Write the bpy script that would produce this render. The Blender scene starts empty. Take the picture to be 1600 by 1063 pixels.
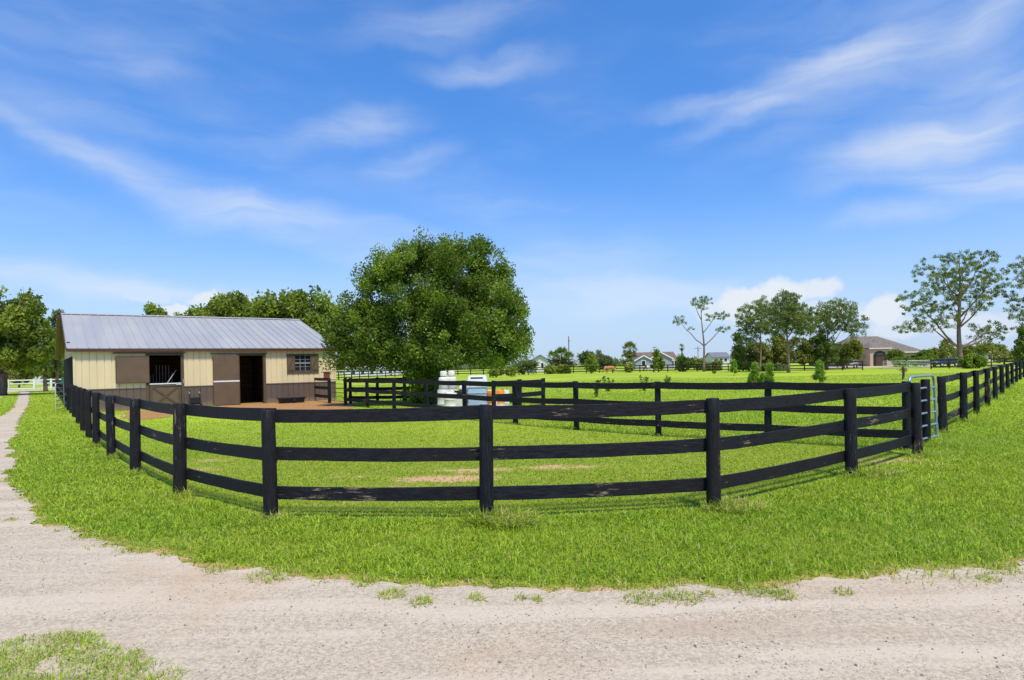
import bpy, bmesh, math, random
import numpy as np
from mathutils import Vector, Matrix, noise as mnoise
sc = bpy.context.scene
COL = sc.collection
R = math.radians
# ------------------------------------------------------------------ camera
F, PX, PY, ROLL, CAMH = 1000.0, 800.0, 571.0, 0.021, 1.85
cam = bpy.data.cameras.new('camera'); cam_o = bpy.data.objects.new('camera', cam); COL.objects.link(cam_o)
cam.sensor_width = 36; cam.lens = 36*F/1600; cam.shift_y = (PY-531.5)/1600
cam.clip_start = 0.05; cam.clip_end = 5000
ca, sa = math.cos(ROLL), math.sin(ROLL)
cam_o.matrix_world = Matrix(((ca, sa, 0, 0), (0, 0, -1, 0), (-sa, ca, 0, CAMH), (0, 0, 0, 1)))
sc.camera = cam_o
# ------------------------------------------------------------------ exposure, sun
sc.view_settings.view_transform = 'Standard'; sc.view_settings.look = 'None'
sc.view_settings.exposure = 0.20; sc.view_settings.gamma = 1
sc.cycles.max_bounces = 6; sc.cycles.transparent_max_bounces = 6
SUN_EL, SUN_AZ = R(64), math.atan2(0.40, -0.92)
sd = Vector((math.sin(SUN_AZ)*math.cos(SUN_EL), math.cos(SUN_AZ)*math.cos(SUN_EL), math.sin(SUN_EL)))
sl = bpy.data.lights.new('sun', 'SUN'); sl.energy = 4.3; sl.angle = R(8); sl.color = (1, .90, .74)
so = bpy.data.objects.new('sun', sl); COL.objects.link(so); so.rotation_euler = sd.to_track_quat('Z', 'Y').to_euler()

# ------------------------------------------------------------------ node helpers
class N:
    def __init__(s, tree): s.t = tree; s.L = tree.links
    def n(s, typ, **kw):
        nd = s.t.nodes.new(typ)
        for k, v in kw.items():
            if k == 'ins':
                for kk, vv in v.items():
                    if isinstance(vv, bpy.types.NodeSocket): s.L.new(vv, nd.inputs[kk])
                    else: nd.inputs[kk].default_value = vv
            else: setattr(nd, k, v)
        return nd
    def math(s, op, a, b=None, clamp=False):
        nd = s.n('ShaderNodeMath', operation=op, use_clamp=clamp)
        for i, v in enumerate((a, b)):
            if v is None: continue
            if isinstance(v, bpy.types.NodeSocket): s.L.new(v, nd.inputs[i])
            else: nd.inputs[i].default_value = v
        return nd.outputs[0]
    def mix(s, f, a, b, blend='MIX'):
        nd = s.n('ShaderNodeMix', data_type='RGBA', blend_type=blend)
        for i, v in ((0, f), (6, a), (7, b)):
            if isinstance(v, bpy.types.NodeSocket): s.L.new(v, nd.inputs[i])
            elif i == 0: nd.inputs[0].default_value = v
            else: nd.inputs[i].default_value = (*v, 1) if len(v) == 3 else v
        return nd.outputs[2]
    def noise(s, vec, scale, detail=4, rough=.55, dist=0):
        nd = s.n('ShaderNodeTexNoise'); nd.inputs['Scale'].default_value = scale
        nd.inputs['Detail'].default_value = detail; nd.inputs['Roughness'].default_value = rough
        nd.inputs['Distortion'].default_value = dist
        if vec is not None: s.L.new(vec, nd.inputs['Vector'])
        return nd.outputs['Fac']
    def ramp(s, fac, lo, hi, a=0., b=1., smooth=True):
        nd = s.n('ShaderNodeMapRange', interpolation_type='SMOOTHSTEP' if smooth else 'LINEAR')
        s.L.new(fac, nd.inputs[0])
        for i, v in ((1, lo), (2, hi), (3, a), (4, b)): nd.inputs[i].default_value = v
        return nd.outputs[0]
    def mapping(s, vec, loc=(0, 0, 0), rot=(0, 0, 0), scale=(1, 1, 1), typ='POINT'):
        nd = s.n('ShaderNodeMapping', vector_type=typ); s.L.new(vec, nd.inputs[0])
        nd.inputs[1].default_value = loc; nd.inputs[2].default_value = rot; nd.inputs[3].default_value = scale
        return nd.outputs[0]

# ------------------------------------------------------------------ world: sky with thin clouds
world = bpy.data.worlds.new("World"); sc.world = world; world.use_nodes = True
wt = world.node_tree; wt.nodes.clear(); w = N(wt)
sky = w.n('ShaderNodeTexSky', sky_type='NISHITA'); sky.sun_disc = False
sky.sun_elevation = SUN_EL; sky.sun_rotation = SUN_AZ; sky.altitude = 0; sky.air_density = 1.0; sky.dust_density = 0.6; sky.ozone_density = 2.0
SKY_S = 0.15
tc = w.n('ShaderNodeTexCoord'); dvec = tc.outputs['Generated']
sep = w.n('ShaderNodeSeparateXYZ'); wt.links.new(dvec, sep.inputs[0])
az = w.math('ARCTAN2', sep.outputs[0], sep.outputs[1]); el = w.math('ARCSINE', sep.outputs[2])
comb = w.n('ShaderNodeCombineXYZ', ins={0: az, 1: el}); ae = comb.outputs[0]
# warp az/el a little so the streaks are not plain ellipses
nz = w.n('ShaderNodeTexNoise'); wt.links.new(ae, nz.inputs['Vector']); nz.inputs['Scale'].default_value = 7; nz.inputs['Detail'].default_value = 5
wv = w.n('ShaderNodeVectorMath', operation='MULTIPLY_ADD'); wt.links.new(nz.outputs['Color'], wv.inputs[0])
wv.inputs[1].default_value = (.10, .075, 0); wt.links.new(ae, wv.inputs[2])
wv2 = w.n('ShaderNodeVectorMath', operation='ADD'); wt.links.new(wv.outputs[0], wv2.inputs[0]); wv2.inputs[1].default_value = (-.05, -.037, 0)
wae = wv2.outputs[0]
def pxdir(x, y):
    u, v = x-PX, PY-y
    X, Z = u*ca+v*sa, -u*sa+v*ca
    return math.atan2(X, F), math.atan2(Z, math.hypot(X, F))
#        x    y    half-length px, half-width px, tilt deg (ccw), strength
CIRRUS = [(765, 97, 120, 26, 4, .62), (565, 195, 110, 34, 8, .62), (640, 248, 80, 26, 10, .42), (120, 232, 210, 22, -22, .46), (330, 315, 330, 40, -17, .40), (560, 365, 200, 34, -9, .30),
    (80, 160, 180, 38, -6, .30), (660, 38, 150, 30, 6, .34), (1130, 165, 150, 20, -6, .62), (1230, 140, 230, 34, 14, .62), (1360, 90, 240, 80, 22, .62), (1560, 30, 170, 70, 25, .70),
    (1500, 170, 230, 60, 15, .85), (1440, 235, 280, 46, 6, .78), (1590, 275, 210, 36, -6, .80), (1400, 335, 130, 22, 2, .40), (90, 428, 240, 26, -4, .62), (250, 455, 200, 26, -2, .50),
    (450, 345, 320, 48, -12, .34), (980, 462, 220, 34, -4, .55), (880, 410, 180, 38, 4, .34), (700, 300, 300, 50, -8, .16), (40, 60, 250, 70, 5, .22), (230, 110, 90, 24, 0, .26), (1000, 470, 520, 34, 0, .25)]
acc = None
for (x, y, lx, ly, tl, st) in CIRRUS:
    lx *= 1.3; ly *= 1.35; st *= .78
    a0, e0 = pxdir(x, y); a1, _ = pxdir(x+lx, y); _, e1 = pxdir(x, y-ly)
    m = w.mapping(wae, loc=(a0, e0, 0), rot=(0, 0, R(tl)), scale=(abs(a1-a0), abs(e1-e0), 1), typ='TEXTURE')
    ln = w.n('ShaderNodeVectorMath', operation='LENGTH'); wt.links.new(m, ln.inputs[0])
    g = w.ramp(ln.outputs['Value'], 0.05, 1.0, st, 0)
    acc = g if acc is None else w.math('ADD', acc, g)
st1 = w.mapping(wae, rot=(0, 0, R(-10)), scale=(2.0, 13, 1)); fine = w.ramp(w.noise(st1, 2.2, 6, .55, .4), .20, .85)
broad = w.ramp(w.noise(w.mapping(ae, scale=(1.2, 3, 1)), 2.5, 4, .5), .40, .75)
cir = w.math('MULTIPLY', acc, w.math('ADD', w.math('MULTIPLY', fine, .95), .30))
cir = w.math('ADD', cir, w.math('MULTIPLY', w.math('MULTIPLY', broad, fine), .22))
CUM = [(1165, 470, 62, 30, .95), (1215, 458, 60, 28, .95), (1275, 448, 48, 20, .85), (1130, 485, 60, 22, .7), (1385, 487, 50, 28, .9), (1240, 490, 150, 26, .6), (1520, 510, 90, 30, .6),
       (350, 470, 65, 18, .9), (280, 485, 50, 14, .9), (230, 462, 60, 14, .5), (1400, 515, 60, 20, .6)]
cacc = None
nv = w.n('ShaderNodeTexNoise'); wt.links.new(ae, nv.inputs['Vector']); nv.inputs['Scale'].default_value = 26; nv.inputs['Detail'].default_value = 6; nv.inputs['Roughness'].default_value = .6
cv = w.n('ShaderNodeVectorMath', operation='MULTIPLY_ADD'); wt.links.new(nv.outputs['Color'], cv.inputs[0]); cv.inputs[1].default_value = (.05, .035, 0); wt.links.new(ae, cv.inputs[2])
cv2 = w.n('ShaderNodeVectorMath', operation='ADD'); wt.links.new(cv.outputs[0], cv2.inputs[0]); cv2.inputs[1].default_value = (-.025, -.0175, 0)
for (x, y, lx, ly, st) in CUM:
    a0, e0 = pxdir(x, y); a1, _ = pxdir(x+lx, y); _, e1 = pxdir(x, y-ly)
    m = w.mapping(cv2.outputs[0], loc=(a0, e0, 0), scale=(abs(a1-a0), abs(e1-e0), 1), typ='TEXTURE')
    ln = w.n('ShaderNodeVectorMath', operation='LENGTH'); wt.links.new(m, ln.inputs[0])
    g = w.ramp(ln.outputs['Value'], 0.55, 1.05, st, 0)
    cacc = g if cacc is None else w.math('MAXIMUM', cacc, g)
cmask = w.math('MAXIMUM', w.math('DIVIDE', cir, w.math('ADD', w.math('MULTIPLY', cir, .55), 1.0)), cacc, clamp=True)
hz = w.ramp(el, 0.0, .46, 1, 0)
skc = w.mix(1.0, sky.outputs[0], (0.55, 0.88, 1.28), 'MULTIPLY')
zen = w.n('ShaderNodeHueSaturation', ins={'Saturation': 1.04, 'Value': 1.0, 'Color': skc})
skyc = zen.outputs[0]
midf = w.math('MULTIPLY', w.ramp(el, .02, .16), w.ramp(el, .22, .50, 1, 0)); skyc = w.mix(midf, skyc, w.mix(1.0, skyc, (.86, .87, .90), 'MULTIPLY'))
skyc = w.mix(w.math('MULTIPLY', w.math('POWER', hz, 3.0), .88), skyc, (3.2, 3.9, 5.1))
full = w.mix(cmask, skyc, (4.7, 5.0, 5.4))
bg = w.n('ShaderNodeBackground', ins={'Strength': SKY_S, 'Color': full})
wo = w.n('ShaderNodeOutputWorld'); wt.links.new(bg.outputs[0], wo.inputs[0])

# ------------------------------------------------------------------ pixel -> world
def ray(x, y):
    u, v = x-PX, PY-y
    return Vector((u*ca+v*sa, F, -u*sa+v*ca))
def G(x, y):                      # ground point under a photo pixel
    d = ray(x, y); t = -CAMH/min(d.z, -.5); return Vector((d.x*t, d.y*t, 0))
def W(x, y, D):                   # point at depth D
    d = ray(x, y)*(D/F); return Vector((d.x, d.y, d.z+CAMH))
def yh(x): return PY-math.tan(ROLL)*(x-PX)
def B(x, D): p = W(x, yh(x)+1000*CAMH/D, D); return Vector((p.x, p.y, 0))
def Zat(x, y, D): return W(x, y, D).z

# ------------------------------------------------------------------ materials
def mat(name, base=(.5, .5, .5), rough=.7, spec=.3, build=None, metal=0):
    m = bpy.data.materials.new(name); m.use_nodes = True; k = N(m.node_tree)
    b = m.node_tree.nodes['Principled BSDF']
    b.inputs['Base Color'].default_value = (*base, 1); b.inputs['Roughness'].default_value = rough
    b.inputs['Specular IOR Level'].default_value = spec; b.inputs['Metallic'].default_value = metal
    if build: build(k, b, m.node_tree)
    return m
def bump(k, b, h, st=.4, dist=.01):
    bp = k.n('ShaderNodeBump', ins={'Strength': st, 'Distance': dist, 'Height': h}); k.L.new(bp.outputs[0], b.inputs['Normal'])
def mottle(base, amt=.15, scale=3., bst=.15, stretch=(1, 1, 1)):
    def f(k, b, t):
        co = k.n('ShaderNodeTexCoord').outputs['Object']; v = k.mapping(co, scale=stretch)
        n1 = k.noise(v, scale, 6, .6); lo = tuple(c*(1-amt) for c in base); hi = tuple(min(1, c*(1+amt)) for c in base)
        k.L.new(k.mix(k.ramp(n1, .3, .7), lo, hi), b.inputs['Base Color']); bump(k, b, k.noise(v, scale*8, 3), bst)
    return f
def simple(name, base, rough=.7, spec=.3, amt=.15, scale=3., metal=0, bst=.15, stretch=(1, 1, 1)):
    return mat(name, base, rough, spec, mottle(base, amt, scale, bst, stretch), metal)

def fence_paint(grain_axis, wear):
    def f(k, b, t):
        co = k.n('ShaderNodeTexCoord').outputs['Object']
        inf = k.n('ShaderNodeObjectInfo')
        off = k.n('ShaderNodeVectorMath', operation='SCALE'); k.L.new(inf.outputs['Location'], off.inputs[0]); off.inputs['Scale'].default_value = 3.7
        ad = k.n('ShaderNodeVectorMath', operation='ADD'); k.L.new(co, ad.inputs[0]); k.L.new(off.outputs[0], ad.inputs[1])
        s = (1.0, 1.0, 1.0)
        s = (.12, 1, 1) if grain_axis == 0 else (1, 1, .10)
        v = k.mapping(ad.outputs[0], scale=s)
        g = k.noise(v, 60, 5, .65)
        n2 = k.noise(v, 24, 8, .8); big = k.noise(ad.outputs[0], 1.1, 3, .5)
        thr = k.math('ADD', k.math('MULTIPLY', n2, .60), k.math('MULTIPLY', big, .40))
        chip = k.ramp(thr, .595-wear, .612-wear)
        rnd = k.noise(ad.outputs[0], .5, 2)
        base = k.mix(k.ramp(g, .35, .68), (.0045, .0045, .0065), (.019, .020, .027))
        base = k.mix(k.math('MULTIPLY', k.ramp(rnd, .40, .7), .6), base, (.017, .012, .011))
        base = k.mix(k.math('MULTIPLY', k.ramp(k.noise(v, 130, 4, .7), .58, .74), .8), base, (.050, .052, .062))
        chipc = k.mix(k.noise(ad.outputs[0], 14, 3), (.10, .06, .035), (.34, .27, .19))
        k.L.new(k.mix(chip, base, chipc), b.inputs['Base Color'])
        k.L.new(k.ramp(g, .2, .8, .55, .8), b.inputs['Roughness'])
        bump(k, b, k.math('SUBTRACT', g, k.math('MULTIPLY', chip, .5)), .55, .006)
    return f
M = {}
M['post'] = mat('black_post_paint', spec=.22, build=fence_paint(2, .004))
M['rail'] = mat('black_rail_paint', spec=.22, build=fence_paint(0, -.008))
M['rail_worn'] = mat('worn_rail_paint', spec=.22, build=fence_paint(0, .028))
M['post_far'] = simple('dark_fence', (.016, .015, .018), .7, .3)
M['white'] = simple('white_paint', (.72, .72, .70), .5, .3, .06)
M['cream'] = simple('cream_siding', (.72, .59, .36), .42, .4, .05, 1.4, bst=.03, stretch=(1, 1, .25))
def wains(k, b, t):
    co = k.n('ShaderNodeTexCoord').outputs['Object']; z = k.n('ShaderNodeSeparateXYZ', ins={0: co}).outputs[2]
    n1 = k.noise(k.mapping(co, scale=(1, 1, .25)), 1.4, 6, .6); sp = k.math('MULTIPLY', k.ramp(k.math('ADD', z, k.math('MULTIPLY', k.noise(co, 3, 6, .7), .5)), .28, .62, 1, 0), k.noise(co, 26, 4, .7))
    c = k.mix(n1, (.105, .074, .058), (.150, .110, .088)); k.L.new(k.mix(sp, c, (.34, .22, .13)), b.inputs['Base Color'])
M['brown'] = mat('brown_siding', rough=.5, spec=.4, build=wains)
M['doorbrown'] = simple('door_brown', (.135, .092, .058), .6, .3, .10, 2.)
M['trim'] = simple('brown_trim', (.095, .072, .046), .55, .3, .12)
M['fascia'] = simple('fascia_brown', (.085, .038, .028), .4, .45, .10)
M['woodin'] = simple('stall_boards', (.10, .055, .028), .8, .2, .35, 3, stretch=(.3, .3, 4))
M['dark'] = simple('black_rubber', (.015, .016, .018), .55, .35)
M['muntin'] = simple('pale_muntin', (.30, .31, .32), .5)
M['steel'] = simple('galvanised_tube', (.24, .32, .44), .38, .5, .12, 8, metal=.35)
M['silver'] = simple('silver_tube', (.55, .56, .58), .4, .5, .1, 8, metal=.4)
M['glass'] = mat('window_glass', (.02, .025, .03), .06, .8)
M['green_pl'] = simple('green_plastic', (.01, .10, .06), .4, .4)
M['rust'] = simple('red_brown_box', (.20, .05, .035), .6, .3, .2)
M['plasticw'] = simple('white_plastic', (.68, .66, .60), .45, .4, .08, 4)
M['paleblue'] = simple('pale_blue_plastic', (.40, .52, .68), .4, .4, .08, 3)
M['orange'] = simple('orange_plastic', (.75, .26, .03), .45, .4, .18, 4)
def roofmat(k, b, t):
    co = k.n('ShaderNodeTexCoord').outputs['Object']
    n1 = k.noise(k.mapping(co, scale=(1, .15, .15)), 1.2, 4, .5); n2 = k.noise(co, .6, 3)
    k.L.new(k.mix(k.math('MULTIPLY', n1, n2), (.40, .395, .37), (.50, .495, .465)), b.inputs['Base Color'])
    k.L.new(k.ramp(n1, .3, .7, .34, .5), b.inputs['Roughness'])
M['roof'] = mat('galvalume_roof', (.5, .5, .55), .4, .5, roofmat, .25)

def leafmat(name, dark, light, yellow=None, trans=.35, rough=.5):
    def f(k, b, t):
        at = k.n('ShaderNodeAttribute', attribute_name='tint').outputs['Fac']
        c = k.mix(at, dark, light)
        if yellow: c = k.mix(k.ramp(at, .90, 1.0), c, yellow)
        k.L.new(c, b.inputs['Base Color'])
        tr = k.n('ShaderNodeBsdfTranslucent'); k.L.new(k.mix(1.0, c, (1.25, 1.2, .5), 'MULTIPLY'), tr.inputs[0])
        mx = k.n('ShaderNodeMixShader'); mx.inputs[0].default_value = trans
        k.L.new(b.outputs[0], mx.inputs[1]); k.L.new(tr.outputs[0], mx.inputs[2])
        k.L.new(mx.outputs[0], t.nodes['Material Output'].inputs[0])
    return mat(name, (.1, .2, .05), rough, .25, f)
M['oakleaf'] = leafmat('oak_leaf', (.068, .118, .020), (.265, .385, .048), (.38, .48, .08), trans=.48)
M['midleaf'] = leafmat('mid_leaf', (.11, .16, .03), (.34, .43, .065), (.46, .50, .10), trans=.48)
M['farleaf'] = leafmat('far_leaf', (.095, .13, .055), (.22, .275, .10), trans=.45)
M['needle'] = leafmat('pine_needle', (.085, .130, .034), (.25, .325, .07), (.34, .30, .10), trans=.46)
M['youngneedle'] = leafmat('young_needle', (.15, .27, .035), (.36, .52, .09), (.44, .54, .14))
M['brush'] = leafmat('brown_green_brush', (.13, .165, .04), (.33, .36, .08), (.50, .32, .12), trans=.48)
M['yellowleaf'] = leafmat('yellow_green_leaf', (.12, .16, .025), (.34, .36, .09), (.5, .46, .16))
M['palm'] = leafmat('palm_frond', (.10, .16, .04), (.27, .34, .09))
M['palmdead'] = leafmat('dead_frond', (.10, .065, .035), (.24, .17, .10), trans=.15)
M['bark'] = simple('bark', (.14, .105, .082), .9, .15, .35, 5, bst=.6, stretch=(1, 1, .3))
M['pinebark'] = simple('pine_bark', (.22, .15, .12), .9, .15, .35, 5, bst=.6, stretch=(1, 1, .4))
def grassblade(k, b, t):
    at = k.n('ShaderNodeAttribute', attribute_name='tint').outputs['Fac']
    geo = k.n('ShaderNodeNewGeometry').outputs['Position']
    n1 = k.ramp(k.noise(geo, .55, 4, .6), .33, .67); n2 = k.ramp(k.noise(geo, .16, 3, .5), .35, .65)
    c = k.mix(k.ramp(at, 0, .8, smooth=False), (.15, .28, .014), (.55, .71, .060))
    c = k.mix(k.math('MULTIPLY', n1, .45), c, (.36, .46, .028)); c = k.mix(k.math('MULTIPLY', n2, .35), c, (.16, .33, .02))
    dry = k.ramp(k.noise(geo, .9, 6, .68), .56, .70); c = k.mix(k.math('MULTIPLY', dry, .30), c, (.52, .50, .07))
    c = k.mix(k.ramp(at, .86, .93), c, (.56, .46, .20))
    k.L.new(c, b.inputs['Base Color'])
    tr = k.n('ShaderNodeBsdfTranslucent'); k.L.new(c, tr.inputs[0])
    mx = k.n('ShaderNodeMixShader'); mx.inputs[0].default_value = .38
    k.L.new(b.outputs[0], mx.inputs[1]); k.L.new(tr.outputs[0], mx.inputs[2]); k.L.new(mx.outputs[0], t.nodes['Material Output'].inputs[0])
M['grass'] = mat('grass_blade', rough=.5, spec=.25, build=grassblade)
def groundmat(k, b, t):
    geo = k.n('ShaderNodeNewGeometry').outputs['Position']
    fine = k.noise(geo, 9, 8, .72); mid = k.noise(geo, 1.1, 6, .62); big = k.noise(geo, .10, 4, .55); st = k.noise(k.mapping(geo, scale=(.04, .22, 1)), 1, 5, .6)
    c = k.mix(k.ramp(fine, .3, .7), (.14, .21, .018), (.36, .47, .038))
    c = k.mix(k.math('MULTIPLY', k.ramp(big, .35, .65), .55), c, (.42, .54, .035))
    c = k.mix(k.math('MULTIPLY', k.ramp(st, .45, .75), .45), c, (.25, .39, .028))
    fm = k.ramp(mid, .46, .68); c = k.mix(k.math('MULTIPLY', fm, .35), c, (.36, .36, .05))
    th_ = k.n('ShaderNodeAttribute', attribute_name='thatch').outputs['Fac']; c = k.mix(k.math('MULTIPLY', th_, .82), c, k.mix(fine, (.10, .12, .015), (.30, .36, .04)))
    at = k.n('ShaderNodeAttribute', attribute_name='bare').outputs['Fac']
    bm = k.ramp(k.math('ADD', k.math('MULTIPLY', k.noise(geo, 2.4, 8, .75), 1.1), k.math('MULTIPLY', at, .74)), .86, 1.10)
    soil = k.mix(fine, (.42, .23, .11), (.62, .43, .25))
    c = k.mix(bm, c, soil)
    k.L.new(c, b.inputs['Base Color']); bump(k, b, fine, .8, .03)
M['ground'] = mat('pasture_ground', rough=.9, spec=.1, build=groundmat)
def roadmat(k, b, t):
    geo = k.n('ShaderNodeNewGeometry').outputs['Position']
    big = k.noise(geo, .45, 5, .6); fine = k.noise(geo, 38, 6, .75); mid = k.noise(k.mapping(geo, rot=(0, 0, R(4)), scale=(.16, 1.5, 1)), 1.3, 6, .6)
    c = k.mix(k.ramp(fine, .36, .62), (.33, .275, .20), (.53, .45, .345))
    c = k.mix(k.math('MULTIPLY', k.ramp(mid, .46, .60), .62), c, (.555, .475, .37))
    c = k.mix(k.math('MULTIPLY', k.ramp(mid, .30, .42, 1, 0), .45), c, (.37, .285, .20))
    c = k.mix(k.math('MULTIPLY', k.ramp(big, .50, .68), .55), c, (.46, .335, .215))
    vo = k.n('ShaderNodeTexVoronoi'); k.L.new(k.mapping(geo, scale=(1, 1, 0)), vo.inputs['Vector']); vo.inputs['Scale'].default_value = 42
    v2 = k.n('ShaderNodeTexVoronoi'); k.L.new(k.mapping(geo, scale=(1, 1, 0)), v2.inputs['Vector']); v2.inputs['Scale'].default_value = 15
    peb = k.math('MULTIPLY', k.ramp(vo.outputs['Distance'], .16, .26, 1, 0), k.ramp(k.noise(geo, 1.6, 5, .65), .42, .58))
    c = k.mix(k.math('MULTIPLY', peb, .75), c, (.20, .165, .135))
    pit = k.math('MULTIPLY', k.ramp(v2.outputs['Distance'], .07, .13, 1, 0), k.ramp(k.noise(geo, 2.2, 3, .6), .46, .6))
    c = k.mix(k.math('MULTIPLY', pit, .7), c, (.15, .125, .11))
    k.L.new(c, b.inputs['Base Color'])
    h = k.math('ADD', k.math('MULTIPLY', fine, .6), k.math('ADD', k.math('MULTIPLY', peb, .5), k.math('MULTIPLY', mid, 1.5)))
    bump(k, b, h, .55, .018)
M['road'] = mat('shell_gravel', rough=.92, spec=.12, build=roadmat)
def dirtmat(k, b, t):
    geo = k.n('ShaderNodeNewGeometry').outputs['Position']; fine = k.noise(geo, 14, 7, .7); big = k.noise(geo, 1.2, 5)
    c = k.mix(k.ramp(fine, .3, .7), (.24, .115, .045), (.46, .25, .11)); c = k.mix(k.math('MULTIPLY', k.ramp(big, .5, .7), .4), c, (.26, .30, .04))
    k.L.new(c, b.inputs['Base Color']); bump(k, b, fine, .6, .03)
M['dirt'] = mat('orange_dirt', rough=.95, spec=.1, build=dirtmat)

# ------------------------------------------------------------------ mesh helpers
def link(name, me, m=None, parent=None, loc=None):
    o = bpy.data.objects.new(name, me); COL.objects.link(o)
    if me is not None and m is not None and not me.materials: me.materials.append(m)
    if parent: o.parent = parent
    if loc is not None: o.location = loc
    return o
def thing(name, label, cat, loc=(0, 0, 0), rz=0, group=None):
    o = bpy.data.objects.new(name, None); COL.objects.link(o); o.location = loc; o.rotation_euler = (0, 0, rz); o.empty_display_size = .3
    return tag(o, label, cat, group)
def tag(o, label=None, cat=None, group=None, kind=None):
    for k_, v_ in (('label', label), ('category', cat), ('group', group), ('kind', kind)):
        if v_: o[k_] = v_
    return o
class MB:
    def __init__(s): s.v = []; s.f = []; s.mi = []; s.cur = 0
    def add(s, vs, fs):
        n = len(s.v); s.v += [tuple(p) for p in vs]; s.f += [tuple(i+n for i in f) for f in fs]; s.mi += [s.cur]*len(fs); return s
    def box(s, x0, x1, y0, y1, z0, z1, mtx=None):
        vs = [Vector((x, y, z)) for z in (z0, z1) for y in (y0, y1) for x in (x0, x1)]
        if mtx: vs = [mtx @ v for v in vs]
        return s.add(vs, [(0, 2, 3, 1), (4, 5, 7, 6), (0, 1, 5, 4), (2, 6, 7, 3), (0, 4, 6, 2), (1, 3, 7, 5)])
    def bar(s, p, q, wd, th, up=(0, 0, 1)):      # oriented box between two points
        p, q = Vector(p), Vector(q); d = (q-p); L = d.length; d.normalize(); u = Vector(up)
        sd_ = d.cross(u).normalized(); u2 = sd_.cross(d).normalized(); vs = []
        for z in (-1, 1):
            for y in (-1, 1):
                for e in (p, q): vs.append(e+sd_*(y*th/2)+u2*(z*wd/2))
        return s.add(vs, [(0, 2, 3, 1), (4, 5, 7, 6), (0, 1, 5, 4), (2, 6, 7, 3), (0, 4, 6, 2), (1, 3, 7, 5)])
    def tube(s, pts, rad, n=8, cap=True):
        pts = [Vector(p) for p in pts]; rad = rad if hasattr(rad, '__len__') else [rad]*len(pts)
        base = len(s.v); ref = Vector((0.3, 1, 0.1)); prev = None; vs = []
        for i, p in enumerate(pts):
            d = (pts[min(i+1, len(pts)-1)]-pts[max(i-1, 0)]).normalized()
            a = d.cross(ref if prev is None else prev.cross(d)); a = (a if a.length > 1e-4 else d.orthogonal()).normalized()
            if prev is not None:
                a = (prev-d*prev.dot(d)); a = a.normalized() if a.length > 1e-4 else d.orthogonal().normalized()
            prev = a; b = d.cross(a)
            for j in range(n): t = 2*math.pi*j/n; vs.append(p+(a*math.cos(t)+b*math.sin(t))*rad[i])
        fs = [(i*n+j, i*n+(j+1) % n, (i+1)*n+(j+1) % n, (i+1)*n+j) for i in range(len(pts)-1) for j in range(n)]
        if cap: fs += [tuple(range(n))[::-1], tuple((len(pts)-1)*n+j for j in range(n))]
        return s.add(vs, fs)
    def lathe(s, prof, n=20, c=(0, 0, 0)):
        vs = [(c[0]+r*math.cos(2*math.pi*j/n), c[1]+r*math.sin(2*math.pi*j/n), c[2]+z) for r, z in prof for j in range(n)]
        fs = [(i*n+j, i*n+(j+1) % n, (i+1)*n+(j+1) % n, (i+1)*n+j) for i in range(len(prof)-1) for j in range(n)]
        fs += [tuple(range(n))[::-1], tuple((len(prof)-1)*n+j for j in range(n))]
        return s.add(vs, fs)
    def build(s, name, m, parent=None, loc=None, smooth=False, bevel=0):
        me = bpy.data.meshes.new(name); me.from_pydata(s.v, [], s.f)
        for mm in (m if isinstance(m, (list, tuple)) else [m]): me.materials.append(mm)
        if isinstance(m, (list, tuple)): me.polygons.foreach_set('material_index', s.mi)
        if smooth: me.polygons.foreach_set('use_smooth', [True]*len(me.polygons))
        me.update(); o = link(name, me, None, parent, loc)
        if smooth and smooth != 'all': me.set_sharp_from_angle(angle=R(40))
        if bevel:
            bv = o.modifiers.new('bevel', 'BEVEL'); bv.width = bevel; bv.segments = 2; bv.limit_method = 'ANGLE'
        return o
def np_mesh(name, V, polys_n, tint=None, mats=None):   # V: (N*k,3), consecutive k verts per face
    me = bpy.data.meshes.new(name); nv = len(V); k = polys_n; nf = nv//k
    me.vertices.add(nv); me.vertices.foreach_set('co', V.astype(np.float32).ravel())
    me.loops.add(nv); me.loops.foreach_set('vertex_index', np.arange(nv, dtype=np.int32))
    me.polygons.add(nf); me.polygons.foreach_set('loop_start', (np.arange(nf)*k).astype(np.int32))
    try: me.polygons.foreach_set('loop_total', np.full(nf, k, dtype=np.int32))
    except Exception: pass
    if tint is not None:
        a = me.attributes.new('tint', 'FLOAT', 'POINT'); a.data.foreach_set('value', tint.astype(np.float32))
    me.update(calc_edges=True)
    return me

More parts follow.
